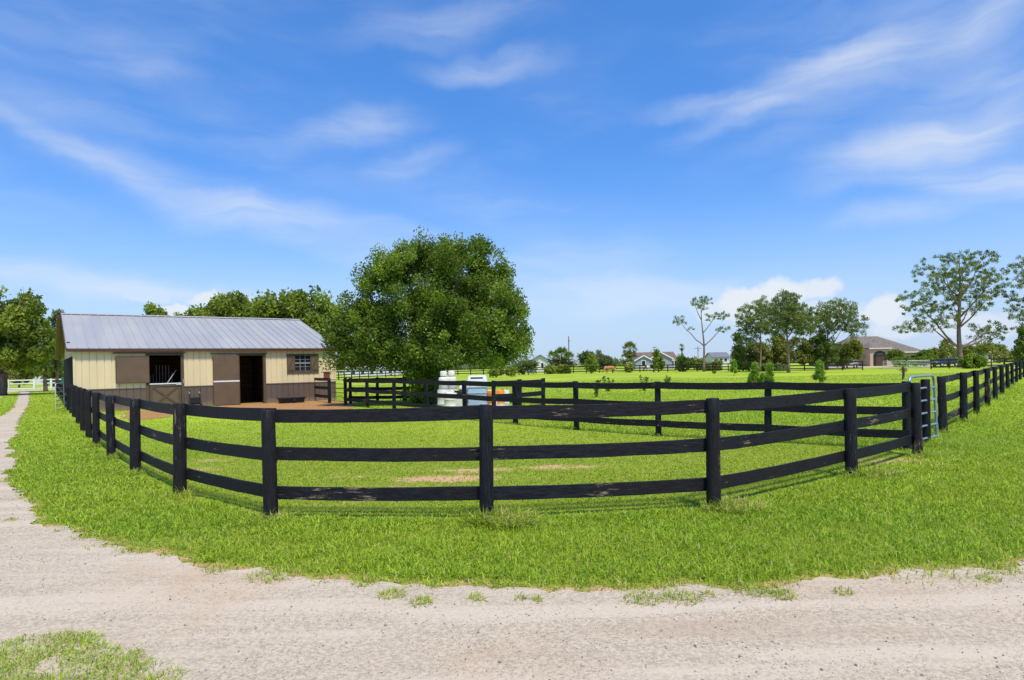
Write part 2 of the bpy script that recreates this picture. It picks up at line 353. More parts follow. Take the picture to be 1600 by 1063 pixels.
# ------------------------------------------------------------------ ground, road, dirt
random.seed(3); rng = np.random.default_rng(5)
def c_len(p, q): return min(p.length, q.length)
def frac_edge(pts, amp, step=.06, seed=1):      # world polygon -> ragged polygon
    out = []; n = len(pts)
    for i in range(n):
        p, q = pts[i], pts[(i+1) % n]; L = (q-p).length; m = max(1, min(700, int(L/step/max(1, c_len(p, q)/9))))
        nrm = Vector((-(q-p).y, (q-p).x, 0)); nrm = nrm.normalized() if nrm.length else nrm
        for j in range(m):
            c = p.lerp(q, j/m)
            a = (mnoise.fractal(Vector((c.x*1.6+seed*9, c.y*1.6, 0)), .9, 2., 3)+.7*mnoise.fractal(Vector((c.x*6+seed*9, c.y*6, 3)), .7, 2., 4))*amp*min(1., .35+c.length/18)
            out.append(c+nrm*a)
    return out
def sheet(name, poly, z, m, kind='structure'):
    bm = bmesh.new(); vs = [bm.verts.new((p.x, p.y, z)) for p in poly]; f = bm.faces.new(vs)
    bmesh.ops.triangulate(bm, faces=[f], ngon_method='EAR_CLIP'); bmesh.ops.recalc_face_normals(bm, faces=bm.faces)
    for f in bm.faces:
        if f.normal.z < 0: f.normal_flip()
    me = bpy.data.meshes.new(name); bm.to_mesh(me); bm.free(); return tag(link(name, me, m), kind=kind)
RE = [(33, 611.5), (46.5, 611.5), (45, 634), (34, 650), (28, 668), (27, 683), (14, 690), (20, 704), (21, 727), (17, 736), (5, 752), (14, 757), (27, 767), (48, 786), (52, 800), (64, 819), (105, 834), (150, 847), (180, 858),
      (225, 862), (270, 873), (326, 886), (400, 895), (464, 906), (543, 908), (575, 913), (611, 914), (696, 919), (789, 925), (871, 927), (921, 927), (964, 923), (1003, 923), (1071, 918), (1146, 919),
      (1203, 921), (1246, 916), (1300, 906), (1350, 905), (1400, 896), (1453, 894), (1500, 891), (1539, 888), (1600, 884), (1700, 866), (1900, 838), (2300, 790)]
road_pts = [G(x, y) for x, y in RE]
road_pts += [Vector((22, 4, 0)), Vector((22, -14, 0)), Vector((-22, -14, 0)), Vector((-22, 10, 0))]+[G(x, y) for x, y in [(-420, 720), (-120, 676), (-30, 660), (4, 650), (22, 637), (27, 622)]]
road_poly = frac_edge(road_pts, .16)
road = sheet('dirt_road', road_poly, .012, M['road']); 
lane = sheet('farm_lane', frac_edge([G(x, y) for x, y in [(-260, 622), (-40, 613), (6, 609.6), (66, 608.4), (92, 608), (95, 609.2), (48, 611.3), (30, 611.6), (12, 614), (2, 622), (-30, 640), (-120, 655)]], .3, 1), .008, M['road'])
dirt_poly = frac_edge([G(x, y) for x, y in [(372, 632), (385, 627.5), (430, 625), (470, 624.6), (520, 626), (548, 631), (560, 637), (535, 642), (480, 643), (400, 641), (350, 640.5), (320, 641), (300, 639), (330, 636)]], .35, .4, 4)
dirt = sheet('dirt', dirt_poly, .012, M['dirt'])
dirt2_poly = frac_edge([G(x, y) for x, y in [(196, 643.5), (240, 641.5), (300, 640), (292, 645), (262, 652), (225, 656), (198, 653)]], .35, .4, 7)
dirt2 = sheet('dirt_patch', dirt2_poly, .012, M['dirt'])
# ground sheet: fine near the camera, coarse far out
def grid_axis(lim, near, d0, g):
    a = [0.]; d = d0
    while a[-1] < lim:
        a.append(a[-1]+d)
        if a[-1] > near: d *= g
    return a
xs = grid_axis(1500, 12, .22, 1.14); xs = [-v for v in xs[:0:-1]]+xs
ys = [-60, -30, -15]+[v-2 for v in grid_axis(2500, 24, .22, 1.12)]
gv = [(x, y, 0) for y in ys for x in xs]; nx = len(xs)
gf = [(j*nx+i, j*nx+i+1, (j+1)*nx+i+1, (j+1)*nx+i) for j in range(len(ys)-1) for i in range(nx-1)]
gme = bpy.data.meshes.new('ground'); gme.from_pydata(gv, [], gf); gme.update()
BARE = [(700, 748, 1.1, .35, 1), (745, 735, .9, .25, .9), (870, 730, 1.0, .3, .8), (800, 660, 3.0, .7, .45), (620, 655, 3.0, .6, .6), (900, 645, 3, .8, .4), (1390, 720, .9, .4, .75), (640, 760, .8, .3, .5), (300, 735, 1, .5, .6), (515, 790, .7, .3, .5), (950, 640, 4, 1, .4),
        (200, 650, 4, 1.5, .6), (330, 720, .8, .4, .6), (480, 655, 4, .6, .5), (1230, 668, 1.2, .5, .5), (690, 700, 1.6, .3, .4), (560, 745, .8, .25, .55), (1530, 690, .8, .5, .4), (200, 860, .7, .3, .6), (1100, 715, .8, .3, .4)]
GV = np.array(gv); bare = np.zeros(len(gv))
for (x, y, rx, ry, s) in BARE:
    p = G(x, y); bare = np.maximum(bare, s*np.exp(-(((GV[:, 0]-p.x)/rx)**2+((GV[:, 1]-p.y)/ry)**2)*.8))
RP = np.array([(p.x, p.y) for p in road_poly if p.y < 30 and abs(p.x) < 26][::3])
nr_ = (np.abs(GV[:, 0]) < 20) & (GV[:, 1] > 3) & (GV[:, 1] < 26); idx_ = np.where(nr_)[0]
for c0 in range(0, len(idx_), 4000):
    ii = idx_[c0:c0+4000]; dd_ = np.sqrt(((GV[ii, None, :2]-RP[None])**2).sum(2).min(1)); bare[ii] = np.maximum(bare[ii], .80*np.exp(-(dd_/.20)**2))
th = np.clip((24-np.hypot(GV[:, 0], GV[:, 1]))/11, 0, 1)
a2_ = gme.attributes.new('thatch', 'FLOAT', 'POINT'); a2_.data.foreach_set('value', th.astype(np.float32))
at = gme.attributes.new('bare', 'FLOAT', 'POINT'); at.data.foreach_set('value', bare.astype(np.float32))
ground = tag(link('ground', gme, M['ground']), kind='structure')

# ------------------------------------------------------------------ fences
def post_mesh(h, r, seed, sides=14, z0=-.12):
    rr = random.Random(seed); mb = MB(); lx, ly = rr.uniform(-.018, .018), rr.uniform(-.02, .02); sq = rr.uniform(.80, 1.0); ph = rr.random()*6
    prof = [(z0, 1.08), (.05, 1.05), (h*.3, 1.02), (h*.6, 1.0), (h*.85, .985), (h-.012, .975), (h, .90)]
    vs = []; tilt = rr.uniform(-.07, .07)
    for z, k in prof:
        for j in range(sides):
            t = 2*math.pi*j/sides; q = r*k*(1+.035*math.sin(3*t+ph)+.02*math.sin(2*t+ph*2+z*2)); x = math.cos(t)*q; y = math.sin(t)*q*sq
            vs.append((x+lx*z, y+ly*z, z+(x*tilt if z >= h*.85 else 0)))
    fs = [(i*sides+j, i*sides+(j+1) % sides, (i+1)*sides+(j+1) % sides, (i+1)*sides+j) for i in range(len(prof)-1) for j in range(sides)]
    fs.append(tuple((len(prof)-1)*sides+j for j in range(sides))); mb.add(vs, fs); return mb
def rail_mb(p, q, hgt, th, seed, sag=.0, seg=12):
    rr = random.Random(seed); mb = MB(); d = (q-p); L = d.length; vs = []; amp = .004*min(1, L/2)
    for i in range(seg+1):
        t = i/seg; x = L*t; sg = -sag*4*t*(1-t); a = mnoise.noise(Vector((x*2.3, seed*3.1, 0)))*amp*1.6; b = mnoise.noise(Vector((x*2.1, seed*3.1, 9)))*amp*1.6
        bow = math.sin(t*math.pi)*rr.choice((1,))*.006
        for (yy, zz) in ((-th/2, -hgt/2+a), (th/2, -hgt/2+a), (th/2, hgt/2+b), (-th/2, hgt/2+b)): vs.append((x, yy+bow, zz+sg))
    fs = []
    for i in range(seg):
        for j in range(4): fs.append((i*4+j, i*4+(j+1) % 4, (i+1)*4+(j+1) % 4, (i+1)*4+j))
    fs = [f[::-1] for f in fs]+[(0, 1, 2, 3), (seg*4+3, seg*4+2, seg*4+1, seg*4)]
    mb.add(vs, fs); return mb, math.atan2(d.y, d.x), math.asin(max(-1, min(1, d.z/L)))
def fence(name, label, cat, pts, side=1, h=1.37, r=.088, zs=(1.29, .80, .315), rh=.165, th=.034, near=True, mp=None, mr=None, sag=.018, every=1, group=None, skip=(), heights=None, seed=0, gates=()):
    root = thing(name, label, cat, pts[0], group=group); o0 = Vector(pts[0]); mp = mp or M['post']; mr = mr or M['rail']
    shared = None
    for i, p in enumerate(pts):
        hh = (heights[i] if heights else h)
        if near:
            o = post_mesh(hh+random.Random(seed+i).uniform(-.02, .02), r*random.Random(seed+i+50).uniform(.92, 1.06), seed+i).build('post', mp, root, Vector(p)-o0, smooth=True)
        else:
            if shared is None: shared = post_mesh(hh, r, seed, 6, -.05).build('post', mp, root, Vector(p)-o0)
            else: o = shared.copy(); COL.objects.link(o); o.parent = root; o.location = Vector(p)-o0
    i = 0
    while i < len(pts)-1:
        j = min(i+every, len(pts)-1)
        if i in skip: i = j; continue
        p, q = Vector(pts[i]), Vector(pts[j]); d = (q-p).normalized(); nrm = Vector((-d.y, d.x, 0))*side
        off = nrm*(r*.86+th/2)
        for k, z in enumerate(zs):
            rr = random.Random(seed*7+i*5+k); j1 = rr.uniform(-.013, .013) if near else 0; j2 = rr.uniform(-.013, .013) if near else 0
            a = p+off-d*.012*(1 if i else 5)+Vector((0, 0, z+j1)); b = q+off-d*.014+Vector((0, 0, z+j2))
            mb, rz, ry = rail_mb(a, b, rh, th, seed+i*3+k, sag*min(1.2, (q-p).length/2.6), 12 if near else 1)
            mm = mr
            if near and mr is M['rail'] and rr.random() < .4: mm = M['rail_worn']
            o = mb.build('rail', mm, root, a-o0, bevel=.004 if near else 0); o.rotation_euler = (0, -ry, rz)
        i = j
    return root
FRONT = [(107.5, 642), (112, 646.5), (116, 652.5), (122.6, 662.5), (130, 674.5), (139, 685), (150.5, 698), (174, 716), (212, 740.5), (281, 775), (424, 812), (760.5, 815), (1115.5, 797), (1331, 745.5), (1434, 713)]
fpts = [G(x, y) for x, y in FRONT]
front_fence = fence('board_fence', 'black three-board paddock fence curving across the foreground on round posts', 'fence', fpts, side=1, seed=11)
BACK = [(1418, 704), (1200, 690.5), (1029, 681.5), (901, 672), (805.5, 663.5), (727, 655), (667, 647.5), (616, 641.5), (574, 637), (540, 633.3)]
bpts = [G(x, y) for x, y in BACK]
back_fence = fence('board_fence', 'black three-board fence closing the back of the paddock behind the foreground fence', 'fence', bpts, side=1, seed=61, zs=(1.27, .80, .33), r=.08)
RIGHT = [(1447, 695), (1474, 677), (1505.6, 660), (1526, 648), (1543, 636), (1555.5, 625.5), (1566, 617), (1575, 608.5), (1582, 602.5), (1588.5, 597.5), (1594, 593.5), (1600, 590), (1606, 587), (1612, 584.5)]
rpts = [G(x, y) for x, y in RIGHT]
right_fence = fence('board_fence', 'black board fence running away along the right edge beyond the tube gate', 'fence', rpts, side=1, seed=101, skip=(0,))
# pen fences by the barn and tree
pen1 = fence('board_fence', 'short black board fence joining the barn wall beside the orange dirt', 'fence', [G(485.5, 625), G(515, 630.5)], side=-1, seed=131, zs=(1.30, .83, .36), near=True, r=.09)
pen2 = fence('board_fence', 'black board fence running back behind the large tree', 'fence', [G(544, 632.5)+Vector((0, .5, 0)), G(590, 631.5), G(632, 630.5), G(652, 630.2)], side=-1, seed=141, zs=(1.26, .80, .34), near=True, r=.08)
pen3 = fence('board_fence', 'short black board fence stub ending behind the orange barrels', 'fence', [B(772, 22.0), B(812, 22.8), B(849, 23.6)], side=-1, seed=151, zs=(1.24, .80, .34), h=1.33, near=True, r=.08)
side_far = fence('board_fence', 'black board fence seen end-on at the left barn corner', 'fence', [G(109, 641), G(104.5, 636), G(101, 631), G(98, 626.5), G(95, 622.5), G(92.5, 619), G(90, 616)], side=1, seed=161, near=True, r=.085)
# far pasture fence
FAR = [(500, 595.5), (537, 593), (555, 592), (600, 590), (660, 587.6), (850, 584), (1000, 582), (1150, 580.2), (1270, 579.5), (1378, 578.2)]
def resample(pts, step):
    out = [pts[0]]; acc_ = 0
    for p, q in zip(pts, pts[1:]):
        L = (q-p).length; t = step-acc_
        while t < L: out.append(p.lerp(q, t/L)); t += step
        acc_ = (acc_+L) % step
    return out
far1 = fence('board_fence', 'long black board fence across the far side of the green pasture', 'fence', resample([G(x, y) for x, y in FAR], 2.75), side=-1, near=False, mp=M['post_far'], mr=M['post_far'], every=2, seed=200, h=1.4, zs=(1.3, .82, .34), rh=.17, r=.09)
far2 = fence('board_fence', 'black board fence in front of the large right-hand pine', 'fence', resample([G(1455, 577), G(1500, 576), G(1560, 574.2), G(1640, 572)], 2.75), side=-1, near=False, mp=M['post_far'], mr=M['post_far'], every=2, seed=201, h=1.4, zs=(1.3, .82, .34), rh=.17, r=.09)
wf = fence('rail_fence', 'white three-rail fence across the lane at far left', 'fence', [G(-60, 611), G(-28, 610), G(12.5, 609), G(53.5, 608), G(80, 607), G(106, 606)], side=1, near=False, mp=M['white'], mr=M['white'], seed=210, h=1.36, zs=(1.22, .75, .12), rh=.15, r=.13)
wf2 = fence('rail_fence', 'white rail fence beyond the pasture between barn and large tree', 'fence', resample([G(505, 588), G(560, 587), G(620, 586), G(700, 584.5)], 3.2), side=1, near=False, mp=M['white'], mr=M['white'], seed=211, h=1.5, zs=(1.4, .9, .4), rh=.2, r=.08, every=2)

# tube gates
def tube_gate(name, label, a, b, h, nr, m, rad=.024, z0=.12, lean=0., group=None):
    root = thing(name, label, 'gate', a, math.atan2((b-a).y, (b-a).x), group); L = (b-a).length
    c = .14; pr = [(0, 0, z0), (lean*.3, 0, h-c)]
    for k in range(1, 5): t = k/4*math.pi/2; pr.append((lean*.5+c-c*math.cos(t), 0, h-c+c*math.sin(t)))
    for k in range(0, 5): t = k/4*math.pi/2; pr.append((L-lean-c+c*math.sin(t), 0, h-c+c*math.cos(t)))
    pr += [(L, 0, z0), ]
    MB().tube(pr, rad, 10).build('frame', m, root, smooth=True)
    for k in range(nr):
        z = z0+.03+(h-z0)*k/(nr)*.985; f = (z-z0)/(h-z0)*lean
        MB().tube([(rad*.6, .0, z), (L-f-rad*.6, .0, z)], rad*.85, 8).build('bar', m, root, smooth=True)
    return root
gt = tube_gate('tube_gate', 'blue-grey metal tube gate between the foreground corner post and right-hand fence', G(1427, 704)+Vector((0, .12, 0)), G(1464, 692), 1.45, 5, M['steel'], .026, .12, .10)
cl = MB().tube([(1.62, -.03, .95), (1.72, -.05, .93), (1.78, -.05, .6), (1.70, -.04, .35)], .008, 6).build('chain', M['dark'], gt)
gl = tube_gate('tube_gate', 'silver tube gate standing edge-on at the left barn corner', G(96.5, 644)+Vector((-.0, -.4, 0)), G(104, 641.5)+Vector((.1, -.3, 0)), 1.42, 6, M['silver'], .022, .1)
gb = tube_gate('tube_gate', 'thin black tube gate between barn fence and paddock corner post', G(517, 631), G(538, 633.3), 1.28, 5, M['dark'], .016, .15)
gf_ = tube_gate('pasture_gate', 'pale grey tube gate in the far pasture fence before the tan house', G(1380, 578), G(1416, 577.6), 1.3, 5, M['silver'], .03, .12)
gf2 = tube_gate('pasture_gate', 'pale grey tube gate left of the largest pine in the far fence', G(1417.5, 577.6), G(1454, 577), 1.3, 5, M['silver'], .03, .12)
exec_barn = True
# ------------------------------------------------------------------ barn
BX, BY, BL, BD, EH, RH = -20.93, 30.6, 12.9, 14.0, 3.10, 5.22
ang = math.atan2(.594, .804); cb, sb = math.cos(ang), math.sin(ang)
def tb(x, s=0):
    u = (x-PX)/F; X0, Y0 = BX-sb*s, BY+cb*s
    return (u*Y0-X0)/(cb-sb*u)
def zb(x, y, s=0):
    t = tb(x, s); D = BY+sb*t+cb*s; return CAMH+(yh(x)-y)*D/F
barn = thing('horse_barn', 'cream and brown horse barn with standing-seam metal roof and open stall doors', 'barn', (BX, BY, 0), ang)
WT = .12; WZ = 1.09
d1 = (tb(232.5), tb(282.5), zb(258, 555.5)); d2 = (tb(374), tb(411), zb(392, 556)); wn = (tb(461), tb(485), zb(473, 579), zb(473, 556))
def ribs(mb, t0, t1, z0, z1, y=-.012, step=.305):
    k = math.ceil(t0/step)
    while k*step < t1-.03:
        x = k*step
        if x > t0+.03: mb.box(x-.022, x+.022, y-.026, y+.001, z0, z1)
        k += 1
def siding(mb, t0, t1, z0, z1, step=.305, gw=.030):      # vertical panels with real grooves between them
    mb.box(t0, t1, .022, WT, z0, z1); k = math.floor(t0/step); 
    while k*step < t1:
        a_, b_ = max(t0, k*step+gw/2), min(t1, (k+1)*step-gw/2)
        if b_-a_ > .01: mb.box(a_, b_, -.014, .0215, z0, z1)
        k += 1
lo = [(0, d1[0]-.10), (d1[1]+.10, d2[0]-.08), (d2[1]+.10, BL)]
up, wa = MB(), MB()
for a, b in lo: siding(wa, a, b, 0, WZ)
for a, b in [(0, d1[0]-.10), (d1[1]+.10, d2[0]-.08), (d2[1]+.10, wn[0]), (wn[1], BL)]: siding(up, a, b, WZ+.03, EH)
siding(up, wn[0], wn[1], WZ+.03, wn[2]); siding(up, wn[0], wn[1], wn[3], EH)
for a, b, z in ((d1[0]-.10, d1[1]+.10, d1[2]+.10), (d2[0]-.08, d2[1]+.10, d2[2]+.08)): siding(up, a, b, z, EH)
# gable ends (ribbed) and rear wall, same siding
def gable(mb, x0, x1, out):
    n = 46
    for i in range(n):
        y0, y1 = WT+(BD-WT)*i/n, WT+(BD-WT)*(i+1)/n; ym = (y0+y1)/2; z1 = EH+(RH-EH)*(1-abs(ym-BD/2)/(BD/2))-.02
        za = EH+(RH-EH)*(1-abs(y0-BD/2)/(BD/2))-.02; zc = EH+(RH-EH)*(1-abs(y1-BD/2)/(BD/2))-.02
        mb.add([(x0, y0, WZ), (x1, y0, WZ), (x1, y1, WZ), (x0, y1, WZ), (x0, y0, za), (x1, y0, za), (x1, y1, zc), (x0, y1, zc)], [(0, 3, 2, 1), (4, 5, 6, 7), (0, 1, 5, 4), (1, 2, 6, 5), (2, 3, 7, 6), (3, 0, 4, 7)])
        xo = out; mb.box(min(xo, xo+.0), max(xo, xo)+.016 if out > 1 else xo+.016, y0, y0+.04, WZ+.01, min(za, zc)-.02)
gable(up, 0.0, WT, -.016); gable(up, BL-WT, BL, BL)
up.box(0, BL, BD, BD+.1, WZ, EH)
for a, b in ((0, WT), (BL-WT, BL)): wa.box(a, b, WT, BD, 0, WZ-.003)
wa.box(0, BL, BD, BD+.1, 0, WZ-.003)
up.build('wall', M['cream'], barn); wa.build('wainscot', M['brown'], barn)
for a, b in lo: MB().box(a, b, -.034, -.029, WZ-.02, WZ+.03).build('trim_strip', M['brown'], barn)
ct = MB().box(-.05, -.0175, -.045, .10, WZ+.03, EH).box(-.0175, .05, -.045, -.03, WZ+.03, EH).box(BL-.05, BL+.02, -.045, -.03, WZ+.03, EH); ct.build('corner_trim', M['cream'], barn)
# frames
def frame(t0, t1, z1, wl, wr, wtop):
    MB().box(t0-wl, t0, -.06, WT+.01, 0, z1+wtop).box(t1, t1+wr, -.06, WT+.01, 0, z1+wtop).box(t0, t1, -.06, WT+.01, z1, z1+wtop).build('door_frame', M['trim'], barn, bevel=.005)
frame(d1[0], d1[1], d1[2], .14, .14, .09); frame(d2[0], d2[1], d2[2], .05, .14, .07)
# lower half door with X brace
hz_ = zb(258, 600.5); a, b = d1[0]+.02, d1[1]-.02
sdoor = MB().box(a, b, -.035, .02, .03, hz_).build('stall_door', M['doorbrown'], barn)
br = MB(); f = .11
br.box(a, b, -.06, -.036, .03, .03+f).box(a, b, -.06, -.036, hz_-f, hz_).box(a, a+f, -.06, -.036, .03+f, hz_-f).box(b-f, b, -.06, -.036, .03+f, hz_-f)
br.bar((a+f, -.046, .03+f), (b-f, -.046, hz_-f), .09, .02, (0, 0, 1)).bar((a+f, -.049, hz_-f), (b-f, -.049, .03+f), .09, .02, (0, 0, 1)); br.build('cross_brace', M['trim'], sdoor)
MB().box(a-.01, b+.01, -.075, .03, hz_, hz_+.055).build('cap_rail', M['white'], sdoor)
MB().box(b-.22, b+.02, -.10, -.076, hz_-.06, hz_+.03).build('latch', M['silver'], sdoor)
# half sliding panel left of first door, tall panel left of second
ra, rb_ = tb(180), tb(233.5)
pz0, pz1 = zb(206, 599), zb(206, 556.5)
p1 = MB().box(ra, rb_-.02, -.115, -.07, pz0, pz1).build('sliding_panel', M['doorbrown'], barn, bevel=.006)
MB().box(ra, rb_-.02, -.125, -.1155, pz0, pz0+.05).box(ra, ra+.05, -.125, -.1155, pz0+.05, pz1-.05).box(ra, rb_-.02, -.125, -.1155, pz1-.05, pz1).build('panel_edge', M['trim'], p1)
ta, tb_ = tb(332), tb(373.3); tz = zb(352, 556.3)
p2 = MB().box(ta, tb_, -.125, -.07, .04, tz).build('sliding_panel', M['doorbrown'], barn, bevel=.006)
MB().box(ta+.01, tb_-.01, -.136, -.1255, zb(352, 597), zb(352, 594.8)).build('white_strip', M['white'], p2)
MB().box(ta, ta+.045, -.134, -.1255, .05, tz-.01).box(tb_-.045, tb_, -.134, -.1255, .05, tz-.01).build('panel_edge', M['trim'], p2)
MB().box(ra-.1, d1[1]+.2, -.13, -.062, d1[2]+.10, d1[2]+.16).box(ta-.1, d2[1]+.2, -.138, -.062, d2[2]+.09, d2[2]+.14).build('door_track', M['fascia'], barn)
# window with shutters
wf_ = MB(); x0, x1, z0, z1 = tb(448), tb(497.5), zb(473, 583.5), zb(473, 553.3)
wf_.box(x0, x1, -.055, -.03, z0, wn[2]-.0).box(x0, x1, -.055, -.03, wn[3], z1).box(wn[0]-.06, wn[0], -.055, WT, wn[2], wn[3]).box(wn[1], wn[1]+.06, -.055, WT, wn[2], wn[3]).box(x0, x0+.05, -.055, -.03, wn[2], wn[3]).box(x1-.05, x1, -.055, -.03, wn[2], wn[3])
win = wf_.build('window', M['trim'], barn)
MB().box(wn[0], wn[1], .03, .04, wn[2], wn[3]).build('pane', M['glass'], win)
mu = MB(); wv_, hv = wn[1]-wn[0], wn[3]-wn[2]
mu.box(wn[0], wn[1], .0, .029, wn[2]+hv/2-.03, wn[2]+hv/2+.03)
for k in (1, 2): mu.box(wn[0]+wv_*k/3-.012, wn[0]+wv_*k/3+.012, .005, .028, wn[2], wn[2]+hv/2-.03).box(wn[0]+wv_*k/3-.012, wn[0]+wv_*k/3+.012, .005, .028, wn[2]+hv/2+.03, wn[3])
for k in (1, 3): mu.box(wn[0], wn[1], .002, .03, wn[2]+hv*k/4-.010, wn[2]+hv*k/4+.010)
mu.build('muntin', M['muntin'], win)
for (sa_, sb_) in ((x0+.05, wn[0]-.06), (wn[1]+.06, x1-.05)):
    s_ = MB().box(sa_, sb_, -.05, -.03, wn[2], wn[3]).build('shutter', M['doorbrown'], win)
    q = MB(); q.box(sa_, sb_, -.068, -.0505, wn[2], wn[2]+.07).box(sa_, sb_, -.068, -.0505, wn[3]-.07, wn[3]).bar((sa_+.02, -.060, wn[2]+.07), (sb_-.02, -.060, wn[3]-.07), .06, .014); q.build('brace', M['trim'], s_)
# roof
ov, og, gg = .19, .24, .22
sl_ = (RH-EH)/(BD/2)
def rz_(y): return EH+.06+sl_*y if y <= BD/2 else EH+.06+sl_*(BD-y)
rf = MB(); xa, xb = -.30, BL+.16
rf.add([(xa, -ov, rz_(-ov)), (xb, -ov, rz_(-ov)), (xb, BD/2, rz_(BD/2)), (xa, BD/2, rz_(BD/2)), (xa, BD+ov, rz_(-ov)), (xb, BD+ov, rz_(-ov))]+[(xa, -ov, rz_(-ov)-.03), (xb, -ov, rz_(-ov)-.03), (xb, BD/2, rz_(BD/2)-.03), (xa, BD/2, rz_(BD/2)-.03), (xa, BD+ov, rz_(-ov)-.03), (xb, BD+ov, rz_(-ov)-.03)],
       [(0, 1, 2, 3), (3, 2, 5, 4), (6, 9, 8, 7), (9, 10, 11, 8), (0, 6, 7, 1), (4, 5, 11, 10), (0, 3, 9, 6), (3, 4, 10, 9), (1, 7, 8, 2), (2, 8, 11, 5)])
nseam = 31
for i in range(nseam+1):
    x = xa+.02+(xb-xa-.04)*i/nseam
    rf.bar((x, -ov-.01, rz_(-ov-.01)+.016), (x, BD/2-.08, rz_(BD/2-.08)+.016), .045, .035, (0, 0, 1))
    rf.bar((x, BD+ov, rz_(BD+ov)+.016), (x, BD/2+.08, rz_(BD/2+.08)+.016), .045, .035, (0, 0, 1))
roof = rf.build('roof', M['roof'], barn)
rc = MB(); rc.add([(xa-.02, BD/2-.2, rz_(BD/2-.2)+.045), (xb+.02, BD/2-.2, rz_(BD/2-.2)+.045), (xb+.02, BD/2, rz_(BD/2)+.06), (xa-.02, BD/2, rz_(BD/2)+.06), (xa-.02, BD/2+.2, rz_(BD/2+.2)+.045), (xb+.02, BD/2+.2, rz_(BD/2+.2)+.045)], [(0, 1, 2, 3), (3, 2, 5, 4)])
rc.build('ridge_cap', M['roof'], roof)
MB().box(xa, xb, -ov-.03, -ov, rz_(-ov)-.17, rz_(-ov)-.025).build('fascia', M['fascia'], roof)
MB().add([(xa+.05, -ov, rz_(-ov)-.165), (xb-.05, -ov, rz_(-ov)-.165), (xb-.05, -.06, EH-.04), (xa+.05, -.06, EH-.04)], [(0, 1, 2, 3)]).build('soffit', M['trim'], roof)
rk = MB()
for x in (xa-.02, xb+.0):
    rk.bar((x+.01, -ov, rz_(-ov)-.055), (x+.01, BD/2, rz_(BD/2)-.055), .14, .03).bar((x+.01, BD+ov, rz_(BD+ov)-.055), (x+.01, BD/2+.001, rz_(BD/2)-.055), .14, .03)
rk.build('rake_board', M['fascia'], roof)
# deep brown overhang on the far half of the left gable
MB().add([(-.50, BD/2, rz_(BD/2)-.05), (-.50, BD+ov, rz_(-ov)-.05), (xa-.03, BD+ov, rz_(-ov)-.05), (xa-.03, BD/2, rz_(BD/2)-.05), (-.50, BD/2, rz_(BD/2)-.25), (-.50, BD+ov, rz_(-ov)-.25), (xa-.03, BD+ov, rz_(-ov)-.25), (xa-.03, BD/2, rz_(BD/2)-.25)],
         [(0, 1, 2, 3), (4, 7, 6, 5), (0, 4, 5, 1), (2, 6, 7, 3), (0, 3, 7, 4), (1, 5, 6, 2)]).build('rear_overhang', M['fascia'], roof)
for xa_, xb_ in ((xa+.012, -.03), (BL+.02, xb-.012)):
    q = MB()
    for y0_, y1_ in ((-ov+.01, BD/2-.002), (BD/2+.002, BD+ov-.01)): q.add([(xa_, y0_, rz_(y0_)-.045), (xb_, y0_, rz_(y0_)-.045), (xb_, y1_, rz_(y1_)-.045), (xa_, y1_, rz_(y1_)-.045)], [(0, 3, 2, 1)])
    q.build('gable_soffit', M['fascia'], roof)
# gable-side shutters, light
gs = MB().box(-.05, -.017, 1.3, 2.6, 1.3, 2.55).box(-.05, -.017, 5.2, 6.6, 1.25, 2.55); gw = gs.build('window', M['trim'], barn)
for y in (1.25, 2.65): MB().add([(-.02, y, 1.2), (-.34, y+.25, 1.2), (-.34, y+.25, 2.6), (-.02, y, 2.75), (-.02, y+.04, 1.2), (-.34, y+.29, 1.2), (-.34, y+.29, 2.6), (-.02, y+.04, 2.75)], [(0, 1, 2, 3), (4, 7, 6, 5), (0, 4, 5, 1), (1, 5, 6, 2), (2, 6, 7, 3), (3, 7, 4, 0)]).build('shutter', M['dark'], gw)
MB().tube([(-.02, .9, 3.35), (-.16, .85, 3.40)], .03, 8).lathe([(.02, 0), (.09, -.03), (.10, -.14), (.04, -.16)][::-1], 12, (-.2, .82, 3.45)).build('security_light', M['dark'], barn, smooth=True)
# interior: stall partitions and grille seen through the doors
itr = MB(); itr.box(WT, BL-WT, 4.2, 4.3, 0, 2.7)
for t in (d1[0]-.75, d1[1]+1.0, d2[0]-.5, d2[1]+.5): itr.box(t, t+.06, WT+.02, 4.2, 0, 2.6)
for k in range(12):
    z = .05+k*.215; itr.box(WT, BL-WT, 4.17, 4.1995, z, z+.19)
    for t in (d1[1]+.97, d2[1]+.47): itr.box(t, t+.028, .2, 4.15, z, z+.19)
itr.build('stall_partition', M['woodin'], barn)
gr = MB(); t0 = d1[0]+.05
gr.bar((t0, 2.2, 1.25), (d1[1]-.3, 2.2, 1.25), .05, .04); 
for k in range(9): gr.tube([(t0+.12+k*.15, 2.2, 1.25), (t0+.12+k*.15, 2.2, 1.25+(.5 if k < 3 else 1.0 if k < 8 else .6))], .014, 6)
gr.build('stall_grille', M['silver'], barn)
MB().tube([(d1[1]-.62, .12, hz_+.05), (d1[1]-.14, .5, hz_+.72)], .022, 8).build('prop_bar', M['muntin'], barn, smooth=True)
MB().tube([(d1[1]+.09, -.09, hz_+.02), (d1[1]+.09, -.09, hz_+.24)], .014, 6).build('door_bolt', M['silver'], barn)
MB().box(WT, BL-WT, WT, BD-.02, -.01, .02).build('stall_floor', M['dirt'], barn)
def bw(t, s, z=0): return Vector((BX+cb*t-sb*s, BY+sb*t+cb*s, z))
